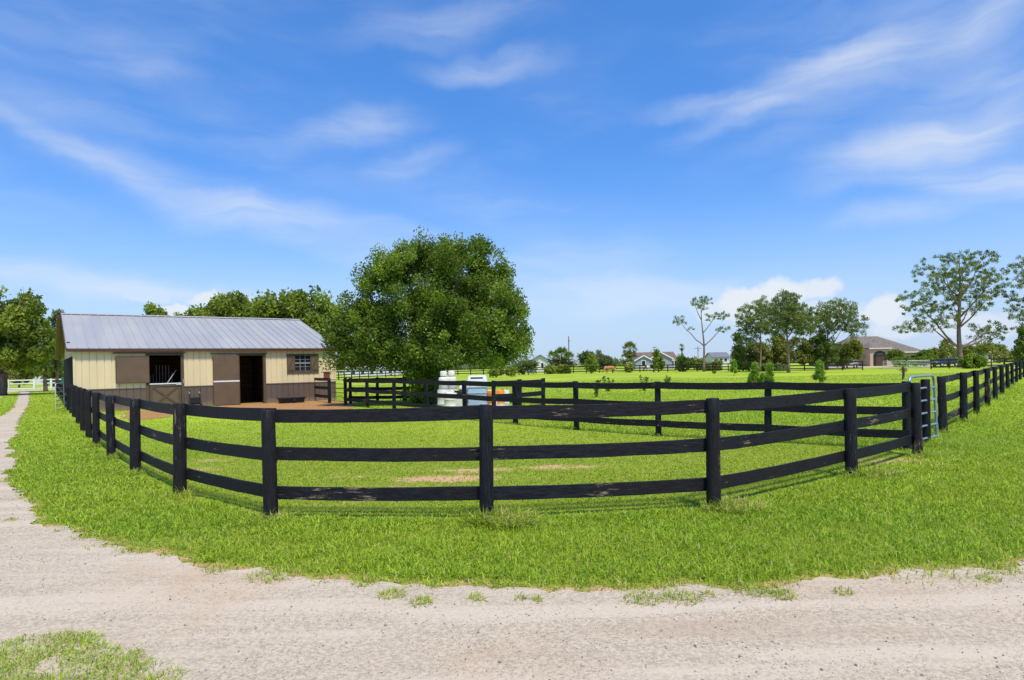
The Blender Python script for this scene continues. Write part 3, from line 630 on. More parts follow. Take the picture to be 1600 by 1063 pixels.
# saddle-rack cart against the wall
cx = tb(303, -.25)
cart = thing('hand_cart', 'black two-handled cart leaning on the brown wall between the doors', 'cart', bw(cx, -.3), ang)
zt = zb(303, 610, -.3)
fr = MB()
for x in (-.24, .24): fr.tube([(x, -.12, .10), (x, -.02, .6), (x, .05, zt-.12), (x+.03, .0, zt-.02), (x, -.10, zt)], .03, 8)
for z in (.18, .36, .5): fr.tube([(-.24, -.08, z), (.24, -.08, z)], .02, 6)
fr.build('frame', M['dark'], cart, smooth=True)
MB().box(-.20, .20, -.12, -.05, .2, .52).box(-.27, .27, -.34, -.10, .06, .11).build('load_plate', M['dark'], cart, bevel=.01)
for x in (-.30, .30):
    mb = MB(); mb.tube([(x-.035, -.05, .13), (x+.035, -.05, .13)], .13, 16); mb.build('wheel', M['dark'], cart, smooth=True)
MB().tube([(-.24, .04, zt-.2), (-.24, .03, zt-.06)], .036, 8).tube([(.24, .04, zt-.2), (.24, .03, zt-.06)], .036, 8).build('handle_grip', M['silver'], cart, smooth=True)
# rubber trough
tp = G(452, 629.5)+Vector((.25, -.35, 0))
tro = thing('feed_trough', 'low black rubber trough on orange dirt below the barn window', 'trough', tp, ang)
def rrect(a, b, r, z, n=5):
    out = []
    for cx_, cy_, s0 in ((a-r, b-r, 0), (-a+r, b-r, 1), (-a+r, -b+r, 2), (a-r, -b+r, 3)):
        for k in range(n+1): t = (s0+k/n)*math.pi/2; out.append((cx_+r*math.cos(t), cy_+r*math.sin(t), z))
    return out
def rlathe(rings):
    n = len(rings[0]); mb = MB(); vs = [p for r_ in rings for p in r_]
    fs = [(i*n+j, i*n+(j+1) % n, (i+1)*n+(j+1) % n, (i+1)*n+j) for i in range(len(rings)-1) for j in range(n)]
    fs += [tuple(range(n))[::-1], tuple((len(rings)-1)*n+j for j in range(n))]; mb.add(vs, fs); return mb
rlathe([rrect(.62, .36, .2, 0), rrect(.70, .42, .24, .27), rrect(.76, .47, .26, .28), rrect(.76, .47, .26, .31), rrect(.69, .41, .24, .31), rrect(.60, .34, .2, .05)]).build('basin', M['dark'], tro, smooth=True)
MB().box(-.07, .07, -.50, -.42, .12, .24).build('drain_plug', M['dark'], tro, bevel=.01)
# rust-red box on the fence post
bp_ = G(511, 629.8)+Vector((0, .05, 0))
rb = thing('post_box', 'rust-red box standing on the short fence beside the barn corner', 'box', bp_+Vector((0, 0, 1.36)), .2)
MB().box(-.16, .16, -.14, .14, 0, .30).build('body', M['rust'], rb, bevel=.015)
MB().add([(-.18, -.16, .301), (.18, -.16, .301), (.18, .16, .301), (-.18, .16, .301), (-.18, -.16, .33), (.18, -.16, .33), (.18, .16, .36), (-.18, .16, .36)], [(0, 3, 2, 1), (4, 5, 6, 7), (0, 1, 5, 4), (1, 2, 6, 5), (2, 3, 7, 6), (3, 0, 4, 7)]).build('lid', M['rust'], rb)
# green bucket on left fence top
gbk = thing('bucket', 'upturned green bucket capping the fence post left of the barn', 'bucket', G(104.5, 638)+Vector((-.05, -.05, 1.38)))
MB().lathe([(.20, 0), (.19, .02), (.17, .2), (.13, .29), (.05, .31)], 16).build('shell', M['green_pl'], gbk, smooth=True)
MB().tube([(.19*math.cos(t), .19*math.sin(t), .04) for t in [k*math.pi/8 for k in range(9)]], .008, 5).build('handle', M['silver'], gbk)

# ------------------------------------------------------------------ barrels and tanks by the tree
def drum(label, x, D, r, h, m, name='drum', cat='barrel', group=None, z=0, band=None):
    t = thing(name, label, cat, B(x, D)+Vector((0, 0, z)), 0, group)
    MB().lathe([(r*.93, 0), (r, .03), (r, h*.32), (r*1.035, h*.34), (r, h*.36), (r, h*.64), (r*1.035, h*.66), (r, h*.68), (r, h-.04), (r*.93, h), (r*.90, h-.012)], 24).build('shell', m, t, smooth=True)
    MB().lathe([(.035, 0), (.035, .02)], 10, (r*.55, 0, h-.011)).build('bung', M['dark'], t)
    if band: MB().lathe([(r*1.012, h*.02), (r*1.012, h*.33), (r*1.0, h*.33), (r*1.0, h*.02)], 24).build('band', band, t, smooth=True)
    return t
DD = 29.6
drum('white drum under the left white jug beside the tree', 693, 26.6, .24, .90, M['plasticw'])
drum('white drum under the right white jug beside the tree', 706.5, 26.7, .22, .90, M['plasticw'])
drum('lone white drum in front of the two stacked white drums', 705, 25.9, .27, .80, M['plasticw'])
def jug(label, x, D, z):
    t = thing('water_jug', label, 'jug', B(x, D)+Vector((0, 0, z)))
    MB().lathe([(.19, 0), (.205, .02), (.205, .45), (.18, .50), (.12, .53)], 24).build('body', M['plasticw'], t, smooth=True)
    MB().lathe([(.10, .531), (.10, .55), (.135, .56), (.135, .74), (.11, .77), (.03, .775)], 20).build('cap', M['plasticw'], t, smooth=True)
    MB().lathe([(.137, .548), (.137, .562), (.10, .562), (.10, .548)], 20).build('seal_ring', M['dark'], t)
    return t
jug('capped white jug on the leftmost white drum, nearest the tree trunk', 694, 26.6, .90)
jug('capped white jug on the drum right of its twin', 706.5, 26.7, .905)
tb1 = thing('storage_tub', 'low square white tub between white drums and pale blue tank', 'tub', B(718.5, 25.9))
rlathe([rrect(.17, .17, .04, 0), rrect(.195, .195, .05, .66), rrect(.21, .21, .05, .67), rrect(.21, .21, .05, .70), rrect(.17, .17, .04, .70), rrect(.16, .16, .04, .60)]).build('tub_body', M['plasticw'], tb1, smooth=True)
sd1 = thing('halter_bundle', 'dark bundle of tack lying on the square white tub', 'tack', B(718.5, 25.9)+Vector((0, 0, .70)))
k_ = MB(); rr_ = random.Random(4)
for i in range(5): k_.tube([(math.cos(t+i)*(.13+.02*i), math.sin(t+i)*.11, .02+.035*i+.02*math.sin(3*t+i)) for t in [j*math.pi/6 for j in range(13)]], .02, 6)
k_.build('straps', M['dark'], sd1, smooth=True)
dom = thing('storage_bin', 'white dome-lidded bin left of the pale blue tank', 'bin', B(727.5, 26.6))
MB().lathe([(.22, 0), (.25, .9), (.24, .91)], 20).build('bin_body', M['plasticw'], dom, smooth=True)
MB().lathe([(.27, .911), (.27, .95), (.22, 1.04), (.12, 1.10), (.02, 1.12)], 20).build('lid', M['white'], dom, smooth=True)
tk = thing('water_tank', 'pale blue upright tank with slotted white top beside the tree', 'tank', B(747, 26.0), -.03)
rlathe([rrect(.36, .30, .06, .05), rrect(.38, .32, .06, .12), rrect(.38, .32, .06, .98), rrect(.40, .34, .06, 1.0)]).build('body', M['paleblue'], tk, smooth=True)
top = rlathe([rrect(.42, .35, .07, 1.0), rrect(.42, .35, .07, 1.10), rrect(.38, .31, .07, 1.36), rrect(.34, .28, .06, 1.46), rrect(.30, .24, .05, 1.47)]).build('top_cover', M['white'], tk, smooth=True)
MB().box(-.25, .25, -.318, -.28, 1.34, 1.40).build('slot', M['dark'], top)
for z in (.78, .32, 1.07): MB().tube(rrect(.40, .345, .07, z)+[rrect(.40, .345, .07, z)[0]], .012, 6).build('band', M['silver'], tk)
for x in (-.44,): MB().box(x-.05, x+.03, -.36, -.30, .0, 1.0).build('post', M['white'], tk)
MB().box(-.40, .40, -.34, .34, 0, .05).build('pallet', M['woodin'], tk)
drum('orange barrel with white base inside the bent pipe hoop', 768, 26.2, .20, .86, M['orange'], 'plastic_barrel', 'barrel', band=M['plasticw'])
drum('orange barrel with white base, left of the pair right of the hoop', 781, 26.6, .21, .84, M['orange'], 'plastic_barrel', 'barrel', band=M['plasticw'])
drum('white barrel right of the two orange barrels', 789.5, 27.0, .19, .82, M['plasticw'], 'plastic_barrel', 'barrel')
hp = thing('pipe_hoop', 'white bent pipe rack around the orange barrel by the blue tank', 'rack', B(766, 25.8))
MB().tube([(-.28, 0, .1), (-.28, 0, 1.05), (-.2, 0, 1.13), (.1, 0, 1.12), (.22, 0, 1.0), (.28, 0, .2)], .02, 8).tube([(-.28, 0, .85), (.24, 0, .85)], .016, 8).tube([(-.28, 0, .25), (.28, 0, .3)], .016, 8).tube([(-.28, 0, 0), (-.28, .4, 0), (.28, .4, 0), (.28, 0, 0)], .02, 8).tube([(-.28, 0, 0), (-.28, 0, .12)], .02, 8).tube([(.28, 0, 0), (.28, 0, .22)], .02, 8).build('pipe', M['white'], hp, smooth=True)

# ------------------------------------------------------------------ vegetation builders
def leaf_cloud(C, rad, per, size, seed, out=None, asp=.55, spiky=0., tvar=.25, flat=1.0, up=.25):
    """C (n,3) clump centres, rad (n,) radii -> leaf quads"""
    g = np.random.default_rng(seed); n = len(C); idx = np.repeat(np.arange(n), per); m = len(idx)
    d = g.normal(size=(m, 3)); d /= np.linalg.norm(d, axis=1, keepdims=True)
    rr = g.random(m)**.45
    P = C[idx]+d*(rad[idx]*rr)[:, None]*np.array([1, 1, flat])
    if spiky: ax = d*1.0+g.normal(size=(m, 3))*.35
    else: ax = g.normal(size=(m, 3))+d*.4
    ax[:, 2] += up; ax /= np.linalg.norm(ax, axis=1, keepdims=True)
    s = np.cross(ax, g.normal(size=(m, 3))); s /= np.linalg.norm(s, axis=1, keepdims=True)
    L = size*g.uniform(.6, 1.3, m)[:, None]; Wd = L*asp
    V = np.empty((m, 4, 3)); V[:, 0] = P-ax*L*.5; V[:, 1] = P+s*Wd*.5-ax*L*.05; V[:, 2] = P+ax*L*.5; V[:, 3] = P-s*Wd*.5-ax*L*.05
    ct_ = g.normal(.45, tvar, n); t = np.clip(ct_[idx]+g.normal(0, .13, m), 0, 1)
    return V.reshape(-1, 3), np.repeat(t, 4)
def limb(mb, p, q, r0, r1, bend=.12, n=6, seed=0, sides=7):
    rr = random.Random(seed); p, q = Vector(p), Vector(q); L = (q-p).length
    o = Vector((rr.uniform(-1, 1), rr.uniform(-1, 1), rr.uniform(-.2, 1)))*L*bend
    pts = [p.lerp(q, i/n)+o*math.sin(math.pi*i/n)*.6+Vector((rr.uniform(-1, 1), rr.uniform(-1, 1), rr.uniform(-1, 1)))*L*.012*(0 < i < n) for i in range(n+1)]
    mb.tube(pts, [r0+(r1-r0)*(i/n)**.8 for i in range(n+1)], sides); return pts
def crown_centres(ell, n, seed, base, shell=.42, clus=9):
    g = np.random.default_rng(seed); vol = np.array([e[3]*e[4]*e[5] for e in ell])**.8; pick = g.choice(len(ell), n, p=vol/vol.sum())
    E = np.array(ell)[pick]; d = g.normal(size=(n, 3)); d /= np.linalg.norm(d, axis=1, keepdims=True)
    r = g.random(n)**shell; C = E[:, :3]+d*E[:, 3:6]*r[:, None]
    if clus:                                   # gather clumps round boughs so that gaps and masses form
        k = max(4, int(n/clus)); K = C[g.choice(n, k, replace=False)]; j = ((C[:, None]-K[None])**2).sum(2).argmin(1); C = C+(K[j]-C)*g.uniform(.08, .50, n)[:, None]
    return C
def broadleaf(name, label, ells, D, base_x, base_y=None, n=200, per=60, size=.25, crad=.5, m='midleaf', trunk_r=.2, cat='tree', group=None, seed=1, depth=.9, stems=1, shell=.42, up=.25, trunk=True, asp=.55, tvar=.25, zmin=None, clus=9):
    b = G(base_x, base_y) if base_y else B(base_x, D); b = Vector((b.x, D, 0)) if base_y else b
    root = thing(name, label, cat, b, 0, group); el3 = []
    for (x, y, rx, ry) in ells:
        c = W(x, y, D)-b; el3.append((c.x, c.y+random.Random(seed+int(x)).uniform(-.25, .25)*rx*D/F, c.z, rx*D/F, rx*D/F*depth, ry*D/F))
    C = crown_centres(el3, n, seed, b, shell, clus)
    if zmin: C = C[(C[:, 2] > zmin+.25) | (C[:, 0] > -1.5) & (C[:, 0] < .30) & (np.abs(C[:, 1]) < 1.3)]
    C = C[C[:, 2] > crad*.35]; C[:, 2] = np.maximum(C[:, 2], crad*.5)
    g = np.random.default_rng(seed+9); V, t = leaf_cloud(C, crad*g.uniform(.6, 1.3, len(C)), per, size, seed, up=up, asp=asp, tvar=tvar)
    V[:, 2] = np.maximum(V[:, 2], .01)
    link('crown', np_mesh('crown', V, 4, t), M[m], root)
    if trunk:
        mb = MB(); top = max(e[2]+e[5]*.3 for e in el3); cz = np.mean([e[2] for e in el3]); cxm = np.mean([e[0] for e in el3])
        fork = Vector((cxm*.15, 0, max(.3, min(cz*.45, 2.2))))
        limb(mb, (0, 0, -.1), fork, trunk_r*1.25, trunk_r*.8, .05, 5, seed, 9)
        k = 0
        for e in el3:
            for j in range(2 if len(el3) > 2 else 4):
                rr = random.Random(seed*31+k); k += 1
                q = Vector((e[0]+e[3]*rr.uniform(-.6, .6), e[1]+e[4]*rr.uniform(-.6, .6), e[2]+e[5]*rr.uniform(-.2, .65)))
                pts = limb(mb, fork, q, trunk_r*.42, trunk_r*.08, .12, 6, seed*7+k, 6)
                for u in (2, 3, 4):
                    q2 = pts[u]+Vector((rr.uniform(-1, 1)*e[3]*.5, rr.uniform(-1, 1)*e[4]*.5, rr.uniform(.0, .5)*e[5])); limb(mb, pts[u], q2, trunk_r*.14, trunk_r*.03, .1, 4, seed*9+k+u, 5)
        mb.build('trunk', M['bark'], root, smooth='all')
    return root
# the large oak right of the barn
broadleaf('oak_tree', 'large dark green spreading oak standing right of the barn behind the paddock', [(694, 448, 118, 82), (738, 515, 92, 82), (642, 528, 108, 68), (568, 530, 56, 66), (783, 545, 50, 48), (600, 432, 44, 40), (640, 405, 40, 28), (760, 425, 36, 34), (545, 490, 34, 30), (535, 545, 34, 44), (585, 505, 45, 48), (700, 575, 95, 28), (664, 606, 20, 34), (655, 600, 24, 36), (672, 612, 18, 28), (715, 402, 50, 32), (620, 575, 70, 22), (770, 480, 50, 50)],
          31.5, 684, None, 1650, 125, .135, .46, 'oakleaf', .34, seed=21, shell=.42, up=.35, tvar=.28, zmin=1.75, clus=13, depth=.76)
# trees behind the barn and at left
LT = [('leafy_tree', 'wide leafy tree rising behind the right half of the barn roof', [(455, 505, 55, 48), (425, 488, 32, 36), (495, 500, 34, 42), (462, 478, 30, 24), (515, 520, 30, 45)], 58, 460, 330, 60, .42, 1.0, 'midleaf', .3),
      ('leafy_tree', 'leafy tree rising behind the middle of the barn roof', [(345, 500, 42, 32), (318, 504, 24, 22), (372, 490, 24, 28), (352, 478, 20, 18)], 60, 345, 200, 55, .42, .9, 'midleaf', .26),
      ('leafy_tree', 'small treetop showing above the barn ridge, left of centre', [(243, 500, 17, 24)], 62, 243, 50, 45, .4, .7, 'midleaf', .16),
      ('leafy_tree', 'low thin treetop at the gap above the barn ridge', [(283, 503, 16, 17)], 64, 280, 40, 40, .4, .6, 'midleaf', .15),
      ('shade_tree', 'tall dense shade tree at the far left edge beyond the lane', [(15, 495, 48, 40), (40, 480, 26, 26), (55, 525, 34, 30), (-20, 540, 60, 50), (20, 560, 50, 26), (75, 545, 18, 26)], 60, 2, 330, 75, .40, .95, 'midleaf', .4),
      ('wispy_tree', 'wispy thin-leaved tree just left of the barn gable', [(86, 520, 14, 38), (92, 495, 9, 14), (88, 560, 14, 24)], 66, 90, 60, 32, .35, .7, 'farleaf', .16),
      ('shrub', 'yellow-green shrub behind the white fence left of the barn', [(82, 585, 22, 16), (95, 575, 14, 18)], 95, 85, 70, 55, .45, 1.0, 'yellowleaf', .12),
      ('shrub', 'yellowish shrub behind the white fence under the shade tree', [(28, 582, 26, 15), (45, 575, 16, 10)], 98, 30, 70, 55, .45, 1.0, 'yellowleaf', .12),
      ('shrub', 'brownish shrub at the far left edge behind the white fence', [(-5, 588, 22, 14), (15, 590, 12, 10)], 96, 0, 50, 50, .45, 1.0, 'brush', .12),
      ('shade_tree', 'dark tree filling the gap below the barn gable overhang', [(75, 560, 26, 24), (50, 558, 30, 16)], 72, 72, 110, 60, .42, 1.0, 'midleaf', .2),
      ('leafy_tree', 'background tree seen left of the barn beyond the white fence', [(30, 575, 40, 26), (100, 565, 30, 30)], 130, 40, 100, 50, .8, 1.6, 'farleaf', .25)]
for i, (nm, lb, el_, D, bx, n, per, sz, cr, m, tr_) in enumerate(LT):
    broadleaf(nm, lb, el_, D, bx, None, int(n*.95), per, sz*.9, cr*.78, m, tr_, clus=7, shell=.5, seed=40+i, cat='shrub' if nm == 'shrub' else 'tree')
# mid and far broadleaf trees / shrubs / hedges
FT = [('broad_tree', 'dark round tree right of the palm cluster beyond the pasture', [(925, 562, 20, 16), (915, 556, 12, 11)], 190, 'farleaf', 60),
      ('broad_tree', 'lower dark tree between the first dark tree and the tan horse', [(944, 567, 13, 12), (952, 570, 12, 10)], 185, 'farleaf', 50),
      ('young_tree', 'bright green pointed young tree just left of the tan horse', [(924, 571, 8, 9), (924, 562, 4, 8)], 118, 'midleaf', 36),
      ('young_tree', 'thin young tree in front of the grey house roof', [(1029, 566, 9, 11), (1026, 555, 5, 10)], 119, 'midleaf', 34),
      ('shrub', 'round shrub between the two horses behind the far fence', [(984, 576, 6, 6)], 121, 'yellowleaf', 16),
      ('shrub', 'large bushy shrub below the small palm', [(1066, 568, 12, 14), (1078, 566, 10, 10)], 119, 'midleaf', 50),
      ('shrub', 'brownish shrub behind fence left of the sparse pine', [(1121, 573, 9, 8), (1108, 575, 8, 6)], 122, 'brush', 36),
      ('shrub', 'yellow-green shrub right of the small palm', [(1092, 570, 9, 9)], 130, 'yellowleaf', 26),
      ('shrub', 'left half of dark shrub row in front of the palm cluster', [(860, 578, 9, 5)], 124, 'midleaf', 26),
      ('shrub', 'right half of dark shrub row in front of the palm cluster', [(881, 577, 12, 6)], 123, 'midleaf', 30),
      ('shrub', 'grey-green shrub right of the oak, left of the white house', [(826, 572, 13, 13), (812, 576, 10, 10)], 120, 'farleaf', 40),
      ('shrub', 'low shrub under the right side of the oak in the pasture', [(775, 581, 14, 7), (800, 580, 12, 7)], 100, 'midleaf', 36),
      ('conical_pine', 'pointed young pine at the left end of the pine grove', [(1155, 552, 11, 22), (1152, 530, 5, 14), (1158, 570, 14, 10)], 104, 'brush', 60),
      ('scrub_tree', 'scrubby brown-green tree under the left grove pine', [(1185, 552, 22, 22), (1170, 560, 16, 18)], 106, 'brush', 90),
      ('scrub_tree', 'scrubby brown-green tree between the left and middle grove pines', [(1215, 550, 24, 26)], 107, 'brush', 100),
      ('scrub_tree', 'scrubby brown-green tree right of the middle grove pine', [(1257, 550, 26, 28)], 106, 'brush', 110),
      ('scrub_tree', 'greener scrubby tree below the flat-topped grove pine', [(1290, 548, 22, 26), (1283, 530, 10, 18)], 104, 'needle', 80),
      ('scrub_tree', 'scrubby tree at the right end of the grove before the tan house', [(1318, 553, 20, 18), (1334, 545, 14, 18)], 108, 'brush', 80),
      ('shrub', 'dark low shrub at the fence under the left of the grove', [(1200, 575, 38, 6)], 103, 'farleaf', 60),
      ('hedge', 'clipped round hedge left of the tan house window', [(1398, 556, 11, 8)], 128, 'oakleaf', 36),
      ('hedge', 'clipped round hedge at the right corner of the tan house', [(1444, 556, 11, 8)], 126, 'oakleaf', 36),
      ('hedge', 'long low hedge in front of the tan house', [(1410, 565, 20, 5), (1440, 565, 20, 5)], 124, 'oakleaf', 60),
      ('shrub', 'yellow-green trees behind the left side of the largest pine', [(1462, 553, 18, 14), (1480, 545, 14, 14)], 140, 'yellowleaf', 60),
      ('shrub', 'dark green palmetto-like bush right of the largest pine trunk', [(1518, 566, 18, 12), (1528, 560, 12, 10)], 92, 'oakleaf', 70),
      ('shrub', 'yellow-green bush beside the small blue-roofed house', [(1568, 558, 14, 8), (1590, 556, 14, 9)], 120, 'yellowleaf', 50),
      ('shrub', 'mixed green bush at the right edge above the fence posts', [(1600, 548, 14, 14)], 100, 'midleaf', 40),
      ('broad_tree', 'pale background tree between largest pine and right edge', [(1540, 545, 30, 10), (1510, 548, 18, 10)], 180, 'yellowleaf', 60)]
for i, (nm, lb, el_, D, m, n) in enumerate(FT):
    s = D/100; broadleaf(nm, lb, el_, D, el_[0][0], None, int(n*1.6), 46, .34*s, .55*s, m, .06*s+.03, seed=80+i, cat={'shrub': 'shrub', 'hedge': 'hedge'}.get(nm, 'tree'), shell=.5)
# distant treeline
g = np.random.default_rng(77); n = 2600; X = g.uniform(-420, 430, n); hgt = 3.3+2.6*np.array([mnoise.noise(Vector((x*.02, 3, 0))) for x in X])+1.5*np.array([mnoise.noise(Vector((x*.11, 8, 0))) for x in X])
Cc = np.stack([X, 330+g.uniform(-12, 12, n), g.random(n)*np.maximum(hgt, 1.2)], 1)
V, t = leaf_cloud(Cc, g.uniform(1.2, 2.4, n), 22, 1.1, 5); V[:, 2] = np.maximum(V[:, 2], 0)
tag(link('treeline', np_mesh('treeline', V, 4, t), M['farleaf']), 'low dark treeline along the horizon', 'treeline', kind='stuff')

# ------------------------------------------------------------------ pines
def pine(label, x, D, ytop, crown_px, z_first, seed, n_limb=16, dens=1., cr=.55, lean=0., trunk_r=.2, sparse=1., flat=False, name='pine_tree', limbs=None, per=42, base_x=None):
    b = B(base_x or x, D); H = Zat(x, ytop, D); root = thing(name, label, 'tree', b); mb = MB(); rr = random.Random(seed)
    s = D/F; top = Vector(((x-(base_x or x))*s, 0, H*.93))
    tp = [Vector((0, 0, -.1)).lerp(top, i/9)+Vector((math.sin(i*.9+seed)*.012*H, math.cos(i*.7+seed)*.012*H, 0)) for i in range(10)]
    mb.tube(tp, [trunk_r*(1.25 if i == 0 else 1)*(1-i/9*.82) for i in range(10)], 9)
    C = []; left, right = crown_px; wl, wr = (x-left)*s, (right-x)*s
    def clump_line(p, q, k, spread):
        for j in range(k):
            f_ = .45+.55*j/max(1, k-1); c = p.lerp(q, f_)+Vector((rr.uniform(-1, 1), rr.uniform(-1, 1), rr.uniform(-.3, 1)))*spread; C.append(c)
    specs = limbs or []
    if not specs:
        for i in range(n_limb):
            f_ = i/(n_limb-1); z = z_first+(H*.90-z_first)*f_; a = i*2.4+rr.uniform(-.4, .4)
            prof = (math.sin(math.pi*min(1, .22+.78*f_))**.6 if not flat else (.75+.35*math.sin(f_*math.pi*.8)))*(1 if f_ < .8 else 1.35-(f_-.5)*1.1)
            wd = (wr if math.cos(a) > 0 else wl)*max(.2, prof)*rr.uniform(.75, 1.05); specs.append((z/H, a, wd, rr.uniform(.12, .45)))
    for (fz, a, wd, rise) in specs:
        i0 = min(8, max(0, int(fz/.93*9))); p = tp[i0].lerp(tp[i0+1], min(1, fz/.93*9-i0)) if i0 < 9 else tp[9]
        q = p+Vector((math.cos(a)*wd, math.sin(a)*wd*.8, wd*rise)); 
        if q.z > H*.97: q.z = H*.97
        pts = limb(mb, p, q, trunk_r*.36*(1.15-fz), .025, .08, 6, rr.randint(0, 9999), 6)
        kk = max(2, int(wd*1.7*dens))
        clump_line(p, q, kk, .35)
        for u in (2, 3, 4, 5):
            if rr.random() > .85*sparse+.1: continue
            dd = Vector((rr.uniform(-1, 1), rr.uniform(-1, 1), rr.uniform(.1, .9))); q2 = pts[u]+dd*wd*.38
            if q2.z > H: q2.z = H-.2
            limb(mb, pts[u], q2, .05, .018, .1, 3, rr.randint(0, 9999), 5); clump_line(pts[u], q2, max(1, int(3*dens)), .34)
    for j in range(int(9*dens)): C.append(top+Vector((rr.uniform(-1, 1)*wl*.28, rr.uniform(-1, 1)*wl*.28, rr.uniform(-.10, .07)*H)))
    C = np.array([tuple(c) for c in C]); gg_ = np.random.default_rng(seed)
    V, t = leaf_cloud(C, cr*gg_.uniform(.55, 1.25, len(C)), per, .38, seed, asp=.26, spiky=1, flat=.75, up=.5, tvar=.22)
    link('crown', np_mesh('crown', V, 4, t), M['needle'], root); mb.build('trunk', M['pinebark'], root, smooth='all'); return root
def pine_env(label, x, D, ells, n, dm, seed, fork=.30, trunk_r=.2, cr=.42, per=44, nl=9, H=None, depth=.85, tip=None, size=.36):
    b = B(x, D); root = thing('pine_tree', label, 'tree', b); mb = MB(); rr = random.Random(seed); g = np.random.default_rng(seed)
    E = []
    for (ex, ey, rx, ry) in ells: c = W(ex, ey, D)-b; E.append((c.x, 0, c.z, rx*D/F, max(rx, ry)*D/F*depth, ry*D/F))
    C = []; wts = np.array([e[3]*e[5]*e[4] for e in E])**.75; wts /= wts.sum()
    for _ in range(n*30):
        if len(C) >= n: break
        e = E[g.choice(len(E), p=wts)]; d = g.normal(size=3); d /= np.linalg.norm(d); r = g.random()**.40; p = np.array([e[0], e[1], e[2]])+d*np.array(e[3:6])*r
        if all(((p-q)**2).sum() > dm*dm for q in C): C.append(p)
    C = np.array(C); top = C[:, 2].max(); tx = (tip-x)*D/F if tip else float(np.mean(C[:, 0]))*.4
    tp = [Vector((tx*(i/11)**1.5+math.sin(i*.8+seed)*.008*top, math.cos(i*.7+seed)*.008*top, -.1+(top*.97)*i/11)) for i in range(12)]
    mb.tube(tp, [trunk_r*(1.35 if i == 0 else 1)*(1-i/11*.88) for i in range(12)], 10)
    nodes = [(p, trunk_r*(1-i/11*.88)) for i, p in enumerate(tp) if i/11 >= fork]
    hubs = C[g.choice(len(C), nl, replace=False)]
    for _ in range(8):
        a = ((C[:, None]-hubs[None])**2).sum(2).argmin(1); hubs = np.array([C[a == k].mean(0) if (a == k).any() else hubs[k] for k in range(nl)])
    for k, h in enumerate(hubs):
        h = Vector(h); dist = math.hypot(h.x, h.y); zf = max(fork*top, h.z-dist*rr.uniform(.75, 1.25)); i0 = min(10, max(1, int(zf/top*11))); p = tp[i0]
        mid = p.lerp(h, .5)+Vector((h.x*.10, h.y*.10, -.05*dist)); r0 = min(trunk_r*.5, .05+dist*.022); pts = []
        for i in range(8): t = i/7; q = (p*(1-t)**2+mid*2*t*(1-t)+h*t*t)+Vector([rr.uniform(-1, 1)*dist*.02*(0 < i < 7) for _ in range(3)]); pts.append(q)
        mb.tube(pts, [r0*(1-i/7*.72) for i in range(8)], 7); nodes += [(q, r0*(1-i/7*.72)) for i, q in enumerate(pts) if i > 1]
    left = list(range(len(C)))
    NP = [np.array(tuple(q)) for q, _ in nodes]; NR = [r for _, r in nodes]
    while left:
        A = np.array(NP); L_ = C[left]; dd = ((L_[:, None]-A[None])**2).sum(2); f_ = dd.argmin(); li, ni = divmod(int(f_), len(A)); c = Vector(L_[li]); p = Vector(A[ni]); r = min(NR[ni]*.6, .045)
        m_ = p.lerp(c, .5)+Vector((rr.uniform(-.1, .1), rr.uniform(-.1, .1), -.06)); mb.tube([p, m_, c], [r, r*.8, max(.012, r*.5)], 5); NP += [np.array(tuple(m_)), np.array(tuple(c))]; NR += [r*.8, max(.014, r*.6)]; left.pop(li)
    gg_ = np.random.default_rng(seed+3); V, t = leaf_cloud(C+np.array([0, 0, .1]), cr*gg_.uniform(.65, 1.35, len(C)), per, size, seed, asp=.26, spiky=1, flat=.8, up=.6, tvar=.22)
    link('crown', np_mesh('crown', V, 4, t), M['needle'], root); mb.build('trunk', M['pinebark'], root, smooth='all'); return root
pine_env('tall thin pine with sparse tufts, left of the pine grove', 1101, 114, [(1096, 474, 18, 11), (1062, 502, 12, 7), (1124, 494, 15, 7), (1130, 515, 14, 5), (1107, 497, 6, 9), (1080, 514, 6, 3)], 95, .55, 501, .44, .22, .36, 30, 7, tip=1097, size=.34)
pine_env('leftmost tall pine of the grove', 1188, 101, [(1178, 500, 27, 28), (1195, 485, 15, 18), (1168, 528, 18, 16), (1193, 476, 11, 10)], 190, .62, 502, .32, .16, .46, 50, 8, tip=1192)
pine_env('middle tallest pine of the grove with straight trunk', 1232, 89, [(1229, 474, 21, 18), (1233, 494, 33, 24), (1213, 512, 22, 16), (1254, 506, 22, 20), (1228, 463, 10, 7)], 250, .60, 503, .36, .20, .46, 52, 9, tip=1231)
pine_env('flat-topped spreading pine at the right of the grove', 1292, 104, [(1305, 489, 36, 20), (1326, 506, 28, 16), (1288, 502, 22, 24), (1278, 520, 14, 18), (1342, 520, 13, 14)], 240, .64, 504, .34, .19, .46, 50, 9, tip=1300)
pine_env('largest spreading pine standing alone near the right edge', 1500, 100, [(1497, 424, 70, 31), (1442, 473, 40, 24), (1550, 455, 30, 30), (1500, 462, 52, 34), (1428, 512, 36, 11), (1548, 518, 34, 16), (1466, 500, 36, 18), (1515, 402, 40, 9)], 520, .56, 505, .22, .42, .44, 46, 13, tip=1503)
pine_env('spreading pine cut by the right edge of the view', 1642, 97, [(1608, 430, 34, 34), (1650, 425, 60, 44), (1596, 470, 20, 16), (1640, 485, 60, 28), (1590, 497, 16, 8)], 360, .60, 506, .25, .38, .44, 44, 10)
broadleaf('pine_tree', 'dark short pine at the right edge under the spreading pine', [(1604, 545, 16, 22), (1600, 520, 9, 16), (1606, 565, 20, 10)], 84, 1604, None, 110, 50, .32, .5, 'needle', .12, seed=507, shell=.5)
